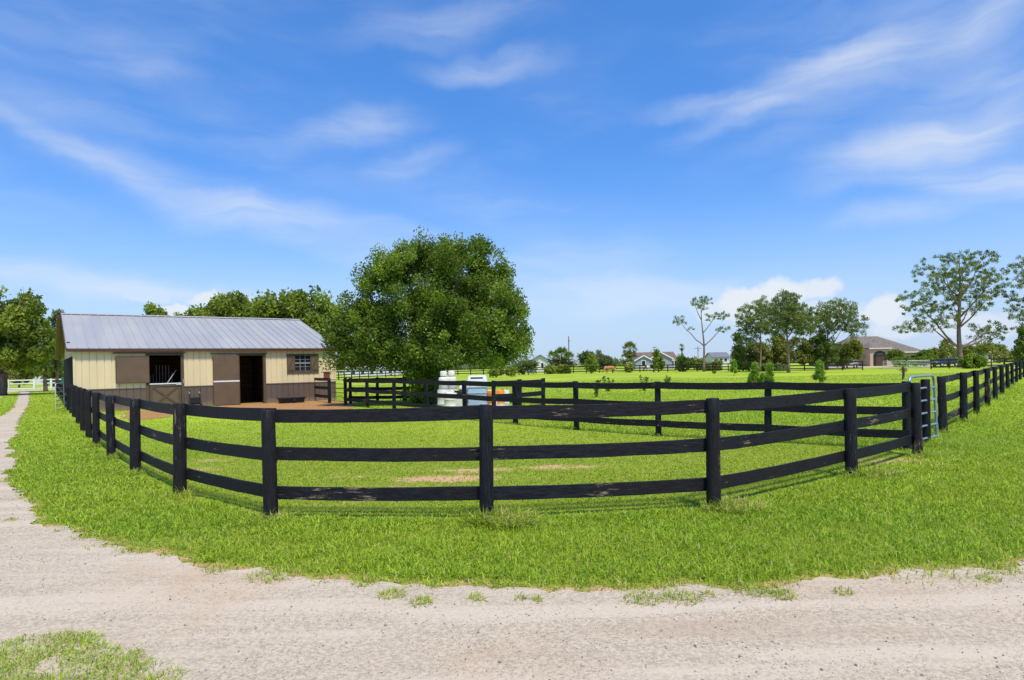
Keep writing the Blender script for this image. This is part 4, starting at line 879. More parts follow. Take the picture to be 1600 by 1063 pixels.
# young longleaf-like pines in the pasture
def sapling(label, x, ybase, ytop, wpx, seed, m='youngneedle', dead=False, name='young_pine', cat='young tree', group='young trees planted in the pasture'):
    p = G(x, ybase); D = p.y; H = Zat(x, ytop, D); wd = wpx*D/F; root = thing(name, label, cat, p, 0, group); mb = MB(); rr = random.Random(seed); C = []
    mb.tube([(0, 0, -.05), (.02, 0, H*.5), (0, .02, H*.95)], [.035, .026, .012], 7)
    for i in range(14):
        f_ = .18+.8*i/13; a = i*2.4; L = wd*(1.05-f_*.85)*rr.uniform(.6, 1.1); q = Vector((math.cos(a)*L, math.sin(a)*L, H*f_+L*.8)); q.z = min(q.z, H*.97)
        mb.tube([(0, 0, H*f_*.9), q*.6+Vector((0, 0, H*f_*.36)), q], [.012, .01, .006], 5); C += [tuple(q), tuple(q*.7+Vector((0, 0, H*f_*.28)))]
    C.append((0, 0, H*.93)); C = np.array(C)
    V, t = leaf_cloud(C, np.full(len(C), wd*.30+.05), 46, .20+D*.0015, seed, asp=.16+D*.001, spiky=1, up=.9)
    V[:, 2] = np.maximum(V[:, 2], .01)
    link('crown', np_mesh('crown', V, 4, t), M[m], root); mb.build('trunk', M['bark'], root); return root
sapling('bright green young pine furthest left in the pasture, well behind the others', 1147, 587.5, 564, 6.5, 601)
sapling('left one of the two side-by-side bright young pines', 1180, 604, 568.5, 8.5, 602)
sapling('right one of the two side-by-side bright young pines', 1203, 605, 569.5, 8, 603)
sapling('knee-high young pine between the two taller ones', 1192, 604, 586, 5, 604)
sapling('single bright young pine standing right of the pair', 1281, 604, 566.5, 10, 605)
sapling('small pale young pine left of the pair by the fence', 1173, 603, 588, 5, 606)
def stick_plant(label, x, ybase, ytop, wpx, seed):
    p = G(x, ybase); D = p.y; H = Zat(x, ytop, D); wd = wpx*D/F; root = thing('sapling', label, 'sapling', p, 0, 'young trees planted in the pasture'); mb = MB(); rr = random.Random(seed); C = []
    for i in range(5):
        a = i*1.3; q = Vector((math.cos(a)*wd*rr.uniform(.3, 1), math.sin(a)*wd*.7, H*rr.uniform(.65, 1))); mb.tube([(0, 0, -.03), q*.5+Vector((.02, 0, 0)), q], [.014, .01, .005], 5)
        for f_ in (.55, .8, 1.): C.append(tuple(q*f_))
    for i in range(5): C.append((rr.uniform(-.1, .1), rr.uniform(-.1, .1), .08+.05*i))
    C = np.array(C); V, t = leaf_cloud(C, np.full(len(C), wd*.3), 16, .13, seed, asp=.5); V[:, 2] = np.maximum(V[:, 2], .01)
    link('crown', np_mesh('crown', V, 4, t), M['oakleaf'], root); mb.build('trunk', M['bark'], root)
stick_plant('nearest thin sapling with a grassy base, left of the others', 933, 621, 596, 7, 611)
stick_plant('thin sapling right behind the nearest one', 950, 612, 589, 9, 612)
stick_plant('thin leafy sapling below the pinto horse', 1007, 611, 588, 9, 613)
stick_plant('thin sparse sapling right of the one below the pinto horse', 1043, 604, 588, 7, 614)
stick_plant('tiny low sapling before the sparse tall pine', 1116, 584.5, 580, 5, 615)
# palms
def palm(label, x, D, ycrown, rpx, seed, trunk=True, skirt=True, name='palm_tree', base=None, trunk_r=.18, nf=46):
    b = B(x, D) if base is None else base; D = b.y; zc = Zat(x, ycrown, D); r = rpx*D/F; root = thing(name, label, 'palm', b); rr = np.random.default_rng(seed)
    def fronds(n, emin, emax, sc_, seed2):
        g = np.random.default_rng(seed2); V = []; T = []
        for i in range(n):
            a = g.uniform(0, 6.28); e = g.uniform(emin, emax); d = np.array([math.cos(a)*math.cos(e), math.sin(a)*math.cos(e), math.sin(e)]); L = r*sc_*g.uniform(.45, .75)
            c = np.array([0, 0, zc])+d*L; side = np.cross(d, [0, 0, 1.]); side /= np.linalg.norm(side)+1e-6; up_ = np.cross(side, d); fl = r*sc_*g.uniform(.35, .5); tn = g.uniform(.1, .8)
            V += [c-d*L, c-d*L+side*.03, c+side*.03, c]; T += [tn]*4
            for k in range(9):
                th = (k-4)/4*1.25; dd = d*math.cos(th)+side*math.sin(th); dd = dd+np.array([0, 0, -.25*abs(th)-.1]); dd /= np.linalg.norm(dd); ps = np.cross(dd, up_); ps /= np.linalg.norm(ps)+1e-6
                V += [c, c+dd*fl*.5+ps*fl*.09, c+dd*fl, c+dd*fl*.5-ps*fl*.09]; T += [tn]*4
        return np.array(V), np.array(T)
    V, T = fronds(nf, -.5, 1.4, 1.0, seed); link('crown', np_mesh('crown', V, 4, T), M['palm'], root)
    if skirt:
        V, T = fronds(int(nf*.7), -1.35, -.45, .95, seed+1); V[:, 2] = np.maximum(V[:, 2], .01); link('dead_skirt', np_mesh('dead_skirt', V, 4, T), M['palmdead'], root)
    if trunk:
        mb = MB(); mb.tube([(0, 0, -.1), (.05, 0, zc*.5), (0, 0, zc)], [trunk_r*1.2, trunk_r, trunk_r*.9], 9); mb.build('trunk', M['bark'], root)
    return root
palm('left palm of the bushy palm cluster beyond the far fence', 866, 128, 560, 13, 701, nf=60)
palm('middle tallest palm of the bushy palm cluster', 878, 130, 556, 15, 702, nf=70)
palm('right palm of the bushy palm cluster', 889, 127, 561, 12, 703, nf=60)
palm('tall shaggy palm left of the grey house', 985, 134, 547, 14, 704, nf=80)
palm('shaggy lower palm directly below the tall one by the grey house', 981, 132, 560, 12, 705, nf=50)
palm('small slim palm above the shrub right of the grey house', 1066, 150, 543, 6, 706, nf=26, trunk_r=.15)
palm('squat young palm with brown skirt near the right fence', 1413, 53, 573, 11, 707, base=G(1411, 593.5), trunk_r=.09, nf=16)
# ------------------------------------------------------------------ horses
def horse(label, x, D, m, mane, rz, scale=1.):
    root = thing('horse', label, 'horse', B(x, D), rz); s = scale
    bm = bmesh.new()
    J = {'pel': (.55, 0, 1.18), 'mid': (.0, 0, 1.12), 'che': (-.5, 0, 1.15), 'nk1': (-.85, 0, 1.08), 'nk2': (-1.15, 0, .72), 'hd1': (-1.32, 0, .42), 'hd2': (-1.42, 0, .16), 'rmp': (.82, 0, 1.14),
         'tl1': (.95, 0, 1.0), 'tl2': (1.02, 0, .45)}
    Rr = {'pel': .31, 'mid': .33, 'che': .31, 'nk1': .22, 'nk2': .14, 'hd1': .13, 'hd2': .075, 'rmp': .2, 'tl1': .06, 'tl2': .05}
    E = [('pel', 'mid'), ('mid', 'che'), ('che', 'nk1'), ('nk1', 'nk2'), ('nk2', 'hd1'), ('hd1', 'hd2'), ('pel', 'rmp'), ('rmp', 'tl1'), ('tl1', 'tl2')]
    for i, (sx, sy) in enumerate(((-.55, .15), (-.55, -.15))):
        k = .12 if i else -.08
        for nme, p, r_ in ((f'a{i}', (sx, sy, .85), .14), (f'b{i}', (sx-.02+k*.4, sy, .48), .07), (f'c{i}', (sx+k, sy, .10), .045), (f'd{i}', (sx+k-.03, sy, .02), .06)): J[nme] = p; Rr[nme] = r_
        E += [('che', f'a{i}'), (f'a{i}', f'b{i}'), (f'b{i}', f'c{i}'), (f'c{i}', f'd{i}')]
    for i, (sx, sy) in enumerate(((.62, .16), (.62, -.16))):
        k = .14 if i else -.06
        for nme, p, r_ in ((f'e{i}', (sx-.04, sy, .85), .18), (f'f{i}', (sx+.14+k*.5, sy, .52), .08), (f'g{i}', (sx+.06+k, sy, .12), .048), (f'h{i}', (sx+.02+k, sy, .02), .06)): J[nme] = p; Rr[nme] = r_
        E += [('pel', f'e{i}'), (f'e{i}', f'f{i}'), (f'f{i}', f'g{i}'), (f'g{i}', f'h{i}')]
    vv = {k_: bm.verts.new(Vector(v_)*s) for k_, v_ in J.items()}
    for a_, b_ in E: bm.edges.new((vv[a_], vv[b_]))
    me = bpy.data.meshes.new('body'); keys = list(J); bm.to_mesh(me); bm.free(); me.materials.append(m)
    o = link('body', me, None, root); md = o.modifiers.new('skin', 'SKIN'); md.use_smooth_shade = True
    for i, k_ in enumerate(keys): me.skin_vertices[0].data[i].radius = (Rr[k_]*s*.92, Rr[k_]*s)
    me.skin_vertices[0].data[keys.index('pel')].use_root = True
    sb2 = o.modifiers.new('sub', 'SUBSURF'); sb2.levels = 2; sb2.render_levels = 2
    q = MB(); 
    for y_ in (-.06, .06): q.lathe([(.035, 0), (.04, .05), (.005, .14)], 6, (-1.24*s, y_*s, .56*s))
    q.build('ear', m, root)
    h_ = MB(); h_.tube([(-.62*s, 0, 1.38*s), (-.9*s, 0, 1.25*s), (-1.15*s, 0, .86*s), (-1.24*s, 0, .62*s)], [.03, .06, .05, .03], 6).build('mane', mane, root, smooth='all')
    MB().tube([(.93*s, 0, 1.08*s), (1.05*s, 0, .85*s), (1.06*s, 0, .4*s)], [.05, .075, .03], 8).build('tail', mane, root, smooth='all')
M['tan_horse'] = simple('tan_coat', (.42, .18, .055), .6, .3, .12, 2); M['pale_hair'] = simple('pale_hair', (.60, .50, .34), .8, .2)
def pinto(k, b, t):
    co = k.n('ShaderNodeTexCoord').outputs['Object']; s_ = k.n('ShaderNodeSeparateXYZ'); k.L.new(co, s_.inputs[0])
    nn = k.noise(co, 1.4, 3, .5); v = k.math('ADD', s_.outputs[0], k.math('MULTIPLY', nn, .5))
    band = k.math('MULTIPLY', k.ramp(v, -.42, -.34), k.ramp(v, .10, .18, 1, 0)); legs = k.ramp(s_.outputs[2], .55, .75, 1, 0)
    rump = k.math('MULTIPLY', k.ramp(v, .80, .86), k.ramp(s_.outputs[2], 1.0, 1.1)); wh = k.math('MAXIMUM', k.math('MAXIMUM', band, rump), k.math('MULTIPLY', legs, k.ramp(v, -.5, -.3)))
    k.L.new(k.mix(wh, (.10, .035, .02), (.66, .60, .52)), b.inputs['Base Color'])
M['pinto'] = mat('pinto_coat', rough=.6, build=pinto); M['dark_hair'] = simple('dark_hair', (.03, .02, .015), .8)
horse('tan horse with pale mane grazing near the far fence', 953, 116, M['tan_horse'], M['pale_hair'], .12, .98)
horse('brown and white pinto horse grazing before the grey house', 1016, 120, M['pinto'], M['dark_hair'], .05, .98)

# ------------------------------------------------------------------ houses
M['h_white'] = simple('house_white', (.64, .60, .59), .7, .2, .05); M['h_grey'] = simple('house_bluegrey', (.30, .31, .36), .7, .2, .06)
M['h_tan'] = simple('house_tan', (.50, .35, .24), .8, .2, .06); M['r_grey'] = simple('shingle_grey', (.16, .17, .20), .85, .2, .25, 2)
M['r_brown'] = simple('shingle_brown', (.155, .115, .10), .85, .2, .22, 1.5); M['r_tan'] = simple('shingle_taupe', (.165, .14, .115), .85, .2, .22, 1.5); M['r_blue'] = simple('roof_blue', (.10, .14, .20), .7, .3, .15)
def hwin(mb_f, mb_g, x, z, w_, h_, y):
    mb_f.box(x-w_/2-.12, x+w_/2+.12, y-.06, y-.001, z-.12, z+h_+.12); mb_g.box(x-w_/2, x+w_/2, y-.08, y-.061, z, z+h_)
def gable_roof(x0, x1, y0, y1, z0, z1, axis='x', ov=.4, th=.15):
    mb = MB(); 
    if axis == 'x':
        ym = (y0+y1)/2; k = (z1-z0)/(ym-y0); P = [(-1, y0-ov, z0-ov*k), (0, ym, z1), (1, y1+ov, z0-ov*k)]; a, b = x0-ov, x1+ov
        vs = [(a, p[1], p[2]+d_) for d_ in (0, th) for p in P]+[(b, p[1], p[2]+d_) for d_ in (0, th) for p in P]
    else:
        xm = (x0+x1)/2; k = (z1-z0)/(xm-x0); P = [(x0-ov, z0-ov*k), (xm, z1), (x1+ov, z0-ov*k)]; a, b = y0-ov, y1+ov
        vs = [(p[0], a, p[1]+d_) for d_ in (0, th) for p in P]+[(p[0], b, p[1]+d_) for d_ in (0, th) for p in P]
    mb.add(vs, [(0, 1, 7, 6), (1, 2, 8, 7), (3, 9, 10, 4), (4, 10, 11, 5), (0, 6, 9, 3), (2, 5, 11, 8), (0, 3, 4, 1), (1, 4, 5, 2), (6, 7, 10, 9), (7, 8, 11, 10)]); return mb
def gwall(mb, x0, x1, y0, y1, z0, z1, axis):
    if axis == 'y':
        xm = (x0+x1)/2; mb.add([(x, y, z) for y in (y0, y1) for x, z in ((x0, 0), (x1, 0), (x1, z0), (xm, z1), (x0, z0))], [(0, 1, 2, 3, 4), (9, 8, 7, 6, 5), (0, 5, 6, 1), (1, 6, 7, 2), (2, 7, 8, 3), (3, 8, 9, 4), (4, 9, 5, 0)])
    else:
        ym = (y0+y1)/2; mb.add([(x, y, z) for x in (x0, x1) for y, z in ((y0, 0), (y1, 0), (y1, z0), (ym, z1), (y0, z0))], [(4, 3, 2, 1, 0), (5, 6, 7, 8, 9), (0, 1, 6, 5), (1, 2, 7, 6), (2, 3, 8, 7), (3, 4, 9, 8), (4, 0, 5, 9)])
# white gable house
def hx(x, D): return (x-PX)*D/F
D = 165; h1 = thing('farmhouse', 'white gabled house with grey roof just right of the oak', 'house', B(844, D)); wv_ = 12*D/F
zt, ze = Zat(847, 554.5, D), Zat(856, 562.5, D)
mb = MB(); gwall(mb, -wv_, wv_+.2, 0, 14, ze, zt-.1, 'y'); mb.build('wall', M['h_white'], h1)
gable_roof(-wv_, wv_+.2, 0, 14, ze, zt-.1, 'y', .5).build('roof', M['r_grey'], h1)
f_, g_ = MB(), MB(); hwin(f_, g_, .6, 1.0, .6, 1.3, 0); hwin(f_, g_, -1.2, 1.2, .4, .9, 0); wd_ = f_.build('window', M['white'], h1); g_.build('pane', M['glass'], wd_)
MB().box(-5.4, -2.1, 3, 12, 0, 2.2).build('side_wing', M['h_white'], h1)
# grey house
D = 172; h2 = thing('farmhouse', 'blue-grey house with reddish-brown roof and white trim behind the pinto horse', 'house', B(1025, D))
s_ = D/F; x0, x1 = -32*s_, 36*s_; ze, zt = Zat(1040, 562, D), Zat(1040, 549, D)
mb = MB(); gwall(mb, x0+2, x1, 2.5, 13, ze, zt-.2, 'x'); gwall(mb, x0, x0+4.4, 0, 12, ze, Zat(997, 556, D), 'y'); gwall(mb, -1.5, 4.5, .6, 12, ze+.3, zt-.3, 'y'); mb.build('wall', M['h_grey'], h2)
r_ = gable_roof(x0+2, x1, 2.5, 13, ze, zt-.2, 'x', .5).build('roof', M['r_brown'], h2)
gable_roof(x0, x0+4.4, 0, 12, ze, Zat(997, 556, D), 'y', .35).build('front_gable_roof', M['r_brown'], h2)
gable_roof(-1.5, 4.5, .6, 12, ze+.3, zt-.3, 'y', .35).build('dormer_roof', M['r_brown'], h2)
tm = MB()
for a_, b_, zz, zp, yy in ((x0, x0+4.4, ze, Zat(997, 556, D), -.36), (-1.5, 4.5, ze+.3, zt-.3, .22)):
    xm = (a_+b_)/2; k_ = (zp-zz)/(xm-a_)
    tm.bar((a_-.35, yy, zz-.35*k_), (xm, yy, zp), .28, .06).bar((b_+.35, yy, zz-.35*k_), (xm, yy, zp), .28, .06)
tm.box(x0+4.6, x1, 1.9, 1.98, ze-.35, ze-.05)
for k_ in range(7): tm.box(x0+5+k_*1.15, x0+5.14+k_*1.15, 1.6, 1.74, 0, ze-.35)
tm.build('trim', M['white'], h2)
for wx, wy in ((x0+2.2, 0), (x0+6, 2.5), (x0+8, 2.5), (1.5, .6), (6.2, 2.5), (8.4, 2.5), (10.4, 2.5)):
    f_, g_ = MB(), MB(); hwin(f_, g_, wx, .9, .9, 1.4, wy); wd_ = f_.build('window', M['white'], h2); g_.build('pane', M['glass'], wd_)
# white building behind fence
D = 210; h3 = thing('outbuilding', 'low white building half hidden left of the pine grove', 'building', B(1126, D)); s_ = D/F
ze, zt = Zat(1126, 558, D), Zat(1126, 551, D); mb = MB(); gwall(mb, -12*s_, 14*s_, 0, 8, ze, zt, 'x'); mb.build('wall', M['h_white'], h3); gable_roof(-12*s_, 14*s_, 0, 8, ze, zt, 'x', .4).build('roof', M['r_grey'], h3)
for wx in (-1.3, .2, 1.7): f_, g_ = MB(), MB(); hwin(f_, g_, wx, 1.7, .8, .9, 0); wd_ = f_.build('window', M['white'], h3); g_.build('pane', M['glass'], wd_)
# tan house
D = 142; h4 = thing('ranch_house', 'tan stucco house with brown hip roof and arched entry, right of the grove', 'house', B(1390, D)); s_ = D/F
x0, x1 = -72*s_, 48*s_; ze = Zat(1430, 550.5, D); zt = Zat(1390, 523.5, D)
mb = MB(); mb.box(x0, x1, 0, 14, 0, ze); mb.box(-42*s_, -12*s_, -3.0, 0.01, 0, ze+.9); mb.build('wall', M['h_tan'], h4)
def hip(x0, x1, y0, y1, z0, z1, ov=.6, ridge=None):
    a, b, c, d_ = x0-ov, x1+ov, y0-ov, y1+ov; ym = (c+d_)/2; i_ = (d_-c)/2*.95 if ridge is None else ridge; i_ = min(i_, (b-a)/2-.05)
    return MB().add([(a, c, z0), (b, c, z0), (b, d_, z0), (a, d_, z0), (a+i_, ym, z1), (b-i_, ym, z1), (a, c, z0-.2), (b, c, z0-.2), (b, d_, z0-.2), (a, d_, z0-.2)], [(0, 1, 5, 4), (1, 2, 5), (2, 3, 4, 5), (3, 0, 4), (0, 6, 7, 1), (1, 7, 8, 2), (2, 8, 9, 3), (3, 9, 6, 0), (6, 9, 8, 7)])
hip(x0, x1, 0, 14, ze+.2, zt, .7, 6.2).build('roof', M['r_tan'], h4)
hip(-42*s_, -12*s_, -3.0, 3.5, ze+1.1, ze+2.4, .35, 2.2).build('entry_roof', M['r_tan'], h4)
fa = MB().box(x0-.7, x1+.7, -.78, -.705, ze-.08, ze+.18).box(-42*s_-.36, -12*s_+.36, -3.42, -3.36, ze+.85, ze+1.08); fa.build('fascia', M['h_white'], h4)
ar = MB(); n_ = 12; xc, rw = -27*s_, 1.45
prof = [(xc-rw, 0)]+[(xc-rw*math.cos(math.pi*k_/n_), 2.2+rw*.75*math.sin(math.pi*k_/n_)) for k_ in range(n_+1)]+[(xc+rw, 0)]
ar.add([(p[0], -3.03, p[1]) for p in prof], [tuple(range(len(prof)))]); en = ar.build('entry_arch', M['dark'], h4)
MB().box(xc-.9, xc+.9, -3.07, -3.035, 0, 2.1).build('door', M['fascia'], en); MB().box(xc-.7, xc+.7, -3.06, -3.035, 2.3, 2.9).build('transom', M['glass'], en)
for wx, ww, wh in ((2.0, 1.6, 1.5), (5.6, 2.2, 1.3), (-8.6, 1.8, 1.4), (-11.3, 1.6, 1.4)): f_, g_ = MB(), MB(); hwin(f_, g_, wx, .9, ww, wh, 0); wd_ = f_.build('window', M['white'], h4); g_.build('pane', M['glass'], wd_)
# blue-roofed cottage, shed glimpses
D = 190; h5 = thing('cottage', 'small house with dark blue-grey roof at the far right', 'house', B(1552, D)); s_ = D/F
mb = MB(); mb.box(-17*s_, 17*s_, 0, 9, 0, Zat(1552, 552, D)); mb.build('wall', M['h_white'], h5); hip(-17*s_, 17*s_, 0, 9, Zat(1552, 552, D)+.2, Zat(1552, 540, D), .6, 2.4).build('roof', M['r_blue'], h5)
f_, g_ = MB(), MB(); hwin(f_, g_, -1, .9, 1.1, 1.2, 0); wd_ = f_.build('window', M['white'], h5); g_.build('pane', M['glass'], wd_)
D = 125; h6 = thing('outbuilding', 'small white building glimpsed through the trees left of the barn', 'building', B(60, D)); s_ = D/F
mb = MB(); gwall(mb, -8*s_, 7*s_, 0, 5, Zat(60, 583, D), Zat(60, 575, D), 'y'); mb.build('wall', M['h_white'], h6); gable_roof(-8*s_, 7*s_, 0, 5, Zat(60, 583, D), Zat(60, 575, D), 'y', .4).build('roof', M['silver'], h6)
D = 160; h7 = thing('outbuilding', 'pale low building glimpsed beneath the oak beyond the fences', 'building', B(562, D)); s_ = D/F
mb = MB(); gwall(mb, -20*s_, 60*s_, 0, 6, 1.9, 3.0, 'x'); mb.build('wall', M['h_white'], h7); gable_roof(-20*s_, 60*s_, 0, 6, 1.9, 3.0, 'x', .3).build('roof', M['silver'], h7)
for k_ in range(5): f_, g_ = MB(), MB(); hwin(f_, g_, -1.5+k_*2.3, .5, .8, .8, 0); wd_ = f_.build('window', M['white'], h7); g_.build('pane', M['glass'], wd_)
# driveway sheets
sheet('driveway', [G(x, y) for x, y in [(1270, 575.4), (1400, 573.6), (1400, 571.6), (1330, 572.4), (1270, 573.6)]], .008, M['road'])
sheet('side_road', [G(x, y) for x, y in [(1440, 574.6), (1700, 569.8), (1700, 568.4), (1440, 572.9)]], .008, M['road'])
# cars
M['carpaint'] = simple('silver_paint', (.38, .38, .40), .3, .5, .03, 1, metal=.4); M['carpaint2'] = simple('dark_paint', (.03, .035, .05), .3, .5, .03, 1)
def car(label, x, D, m, rz, name='parked_car'):
    t = thing(name, label, 'car', B(x, D), rz)
    pr = [(-2.2, .35), (-2.25, .75), (-1.5, .95), (-.8, 1.0), (1.6, 1.0), (2.2, .9), (2.25, .4)]; cab = [(-.95, .99), (-.35, 1.48), (1.2, 1.5), (1.9, 1.0)]
    def ex(p, w0, w1=None):
        w1 = w1 or w0; n = len(p); zmax = max(q[1] for q in p); vs = [(q[0], sgn*(w0 if q[1] < zmax-.1 else w1), q[1]) for sgn in (-1, 1) for q in p]
        return vs, [tuple(range(n)), tuple(range(2*n-1, n-1, -1))]+[(i, i+n, (i+1) % n+n, (i+1) % n) for i in range(n)]
    vs, fs = ex(pr, .9); body = MB().add(vs, fs).build('body', m, t, bevel=.06)
    vs, fs = ex(cab, .82, .68); MB().add(vs, fs).build('cabin', m, t, bevel=.04)
    g1 = MB()
    for sgn in (-1, 1): g1.add([(-.72, sgn*.835, 1.05), (1.6, sgn*.835, 1.05), (1.12, sgn*.735, 1.42), (-.32, sgn*.735, 1.42)], [(0, 1, 2, 3)])
    g1.add([(-.97, -.7, 1.04), (-.97, .7, 1.04), (-.42, .62, 1.43), (-.42, -.62, 1.43)], [(0, 1, 2, 3)]); g1.build('window', M['glass'], t)
    for wx in (-1.4, 1.4):
        for wy in (-.88, .88):
            wh = MB().tube([(wx, wy-.11, .34), (wx, wy+.11, .34)], .34, 18).build('wheel', M['dark'], t, smooth=True); MB().tube([(wx, wy-.118, .34), (wx, wy+.118, .34)], .2, 14).build('rim', M['silver'], wh, smooth=True)
    for wy in (-.65, .65): MB().box(-2.29, -2.20, wy-.15, wy+.15, .62, .76).build('headlight', M['white'], t)
    return t
car('silver car parked by the tan house behind the far fence', 1329, 126, M['carpaint'], .9)
car('dark car parked behind the fence left of the largest pine', 1477, 118, M['carpaint2'], .1)
# utility poles
def pole(label, x, D, ytop, r=.16, arm=False):
    t = thing('utility_pole', label, 'pole', B(x, D)); H = Zat(x, ytop, D); MB().tube([(0, 0, -.1), (0, 0, H)], [r, r*.7], 8).build('pole_shaft', M['bark'], t)
    if arm: MB().box(-1.2, 1.2, -.06, .06, H-.9, H-.75).build('crossarm', M['bark'], t)
    MB().lathe([(.2, 0), (.2, .5), (.1, .55)], 8, (.35, 0, H-1.8)).build('transformer', M['silver'], t)
pole('slim tall pole above the palm cluster', 889.5, 210, 525.5, .2)
pole('distant pole with crossarm left of the sparse pine', 1091, 230, 541, .13, True)
# ------------------------------------------------------------------ grass
def inside(px, py, poly):
    x = np.array([p.x for p in poly]); y = np.array([p.y for p in poly]); n = len(x); res = np.zeros(len(px), bool); j = n-1
    for i in range(n):
        c = ((y[i] > py) != (y[j] > py)); 
        if c.any():
            xi = (x[j]-x[i])*(py-y[i])/(y[j]-y[i]+1e-12)+x[i]; res ^= c & (px < xi)
        j = i
    return res
paddock = [fpts[i] for i in range(len(fpts))]+[p for p in bpts]+[bw(0, 0), bw(0, 3)]
barnp = [bw(-.1, -.05), bw(BL+.1, -.05), bw(BL+.1, BD), bw(-.1, BD)]
fx = np.array([p.x for p in fpts]); fy = np.array([p.y for p in fpts])
def vnoise(x, y, s, o=0):
    xi = x*s+o*17.3; yi = y*s-o*9.1; x0 = np.floor(xi).astype(int); y0 = np.floor(yi).astype(int); fx_ = xi-x0; fy_ = yi-y0
    fx_ = fx_*fx_*(3-2*fx_); fy_ = fy_*fy_*(3-2*fy_)
    def h(a, b): v = np.sin(a*127.1+b*311.7+o*7.7)*43758.5453; return v-np.floor(v)
    return (h(x0, y0)*(1-fx_)+h(x0+1, y0)*fx_)*(1-fy_)+(h(x0, y0+1)*(1-fx_)+h(x0+1, y0+1)*fx_)*fy_
PXs, PYs, Ls, Ws, Ts = [], [], [], [], []
g = np.random.default_rng(12)
road_core = road_poly
def band(d0, d1, dens, L, Wd, reg=True):
    xm0, xm1 = .86, .86; A = (d1-d0)*(d0+d1)*.86+(d1-d0)*2; n = int(A*dens); y = d0+(d1-d0)*g.random(n); x = (g.random(n)*2-1)*(y*.86+1.0)
    keep = ~inside(x, y, road_core); keep &= ~inside(x, y, barnp)
    pd = inside(x, y, paddock); clump = vnoise(x, y, 1.7, 1)*.5+vnoise(x, y, 5.0, 2)*.5
    keep &= g.random(n) < np.where(pd, .22+.68*clump, .38+.85*clump)*np.where(inside(x, y, dirt_poly) | inside(x, y, dirt2_poly), .03, 1)
    bare_ = np.zeros(n)
    for (bx, by, rx, ry, s) in BARE:
        p = G(bx, by); bare_ = np.maximum(bare_, s*np.exp(-(((x-p.x)/rx)**2+((y-p.y)/ry)**2)*.8))
    keep &= g.random(n) > bare_*.9
    x, y, pd, clump = x[keep], y[keep], pd[keep], clump[keep]; m = len(x)
    fcl = vnoise(x, y, 11, 3); l = L*np.where(pd, .48, 1.0)*(.40+.60*clump+.45*fcl)*g.uniform(.5, 1.4, m)
    t = np.clip(.02+.35*clump+.35*vnoise(x, y, 14, 7)+g.normal(0, .20, m), 0, .8); dead = g.random(m) < np.where(pd, .045, .03)+.25*bare_[keep]; t[dead] = g.uniform(.88, 1, dead.sum())
    if d0 < 10:
        near_ = np.zeros(m, bool)
        for ax_, ay_ in ((0, -.16), (.16, 0), (-.16, 0), (0, -.07)): near_ |= inside(x+ax_, y+ay_, road_core)
        l = np.where(near_, l*g.uniform(.35, .9, m), l); t = np.where(near_ & (g.random(m) < .22), g.uniform(.88, 1, m), t); ok = ~near_ | (g.random(m) < .55); x, y, l, t = x[ok], y[ok], l[ok], t[ok]; m = len(x)
    PXs.append(x); PYs.append(y); Ls.append(l); Ws.append(Wd*g.uniform(.7, 1.3, m)); Ts.append(t)
band(2.2, 7.2, 3900, .078, .0095); band(7.2, 10, 3000, .074, .0115); band(10, 15, 1900, .068, .014); band(15, 24, 620, .068, .020); band(24, 40, 150, .06, .036); band(40, 70, 28, .06, .07)
def tuft(x, y, n, r, L, Wd=.007, dead=.1):
    a = g.random(n)*6.283; q = r*np.sqrt(g.random(n)); PXs.append(x+np.cos(a)*q); PYs.append(y+np.sin(a)*q); Ls.append(L*g.uniform(.5, 1.25, n)*(1-.4*q/r)); Ws.append(np.full(n, Wd)*g.uniform(.7, 1.3, n))
    t = np.clip(g.normal(.42, .18, n), 0, .8); dd = g.random(n) < dead; t[dd] = g.uniform(.88, 1, dd.sum()); Ts.append(t)
for i, p in enumerate(fpts[6:]):
    tuft(p.x+.05, p.y-.10, 260, .24, .20, .010, .2)
for p in rpts[:9]: tuft(p.x, p.y-.05, 170, .34, .24, .012)
tuft(fpts[11].x+.26, fpts[11].y-.20, 620, .34, .27, .011, .36); tuft(fpts[11].x-.1, fpts[11].y-.16, 200, .16, .28, .011, .1); tuft(fpts[12].x+.26, fpts[12].y-.12, 480, .30, .25, .011, .3); tuft(fpts[13].x+.3, fpts[13].y-.15, 520, .36, .28, .012, .22); tuft(rpts[0].x+.2, rpts[0].y-.3, 300, .5, .26, .012, .15)
tuft(fpts[14].x+.15, fpts[14].y-.15, 300, .4, .2, .009, .2)
for p in bpts: tuft(p.x, p.y, 70, .25, .14, .012)
TUF = [(614, 932, .12, 90), (659, 944, .09, 70), (1003, 940, .15, 110), (1065, 938, .16, 120), (1108, 932, .05, 24), (1172, 928, .13, 90), (1220, 932, .12, 120), (745, 938, .08, 36), (814, 938, .05, 22), (841, 941, .05, 22),
       (1318, 929, .08, 34), (1545, 908, .10, 46), (427, 902, .22, 160), (340, 893, .14, 80), (1490, 900, .3, 60), (1440, 905, .3, 40), (570, 912, .12, 60), (1570, 893, .2, 100), (90, 832, .05, 14), (15, 815, .08, 26)]
for (x, y, r, n) in TUF: p = G(x, y); tuft(p.x, p.y, n*2, r, .085 if r < .2 else .1, .0065, .35)
# ragged fringe where the verge meets the road
for i in range(len(road_poly)):
    p = road_poly[i]
    if 3 < p.y < 13 and abs(p.x) < 11 and (p.y > 4.6):
        m_ = mnoise.noise(Vector((p.x*1.3, p.y*1.3, 4)))
        if m_ > -.1 and g.random() < .45: tuft(p.x+g.normal(0, .05), p.y+g.normal(0, .05), int(14+60*max(0, m_)), .07+.14*max(0, m_), .07, .0075, .25)
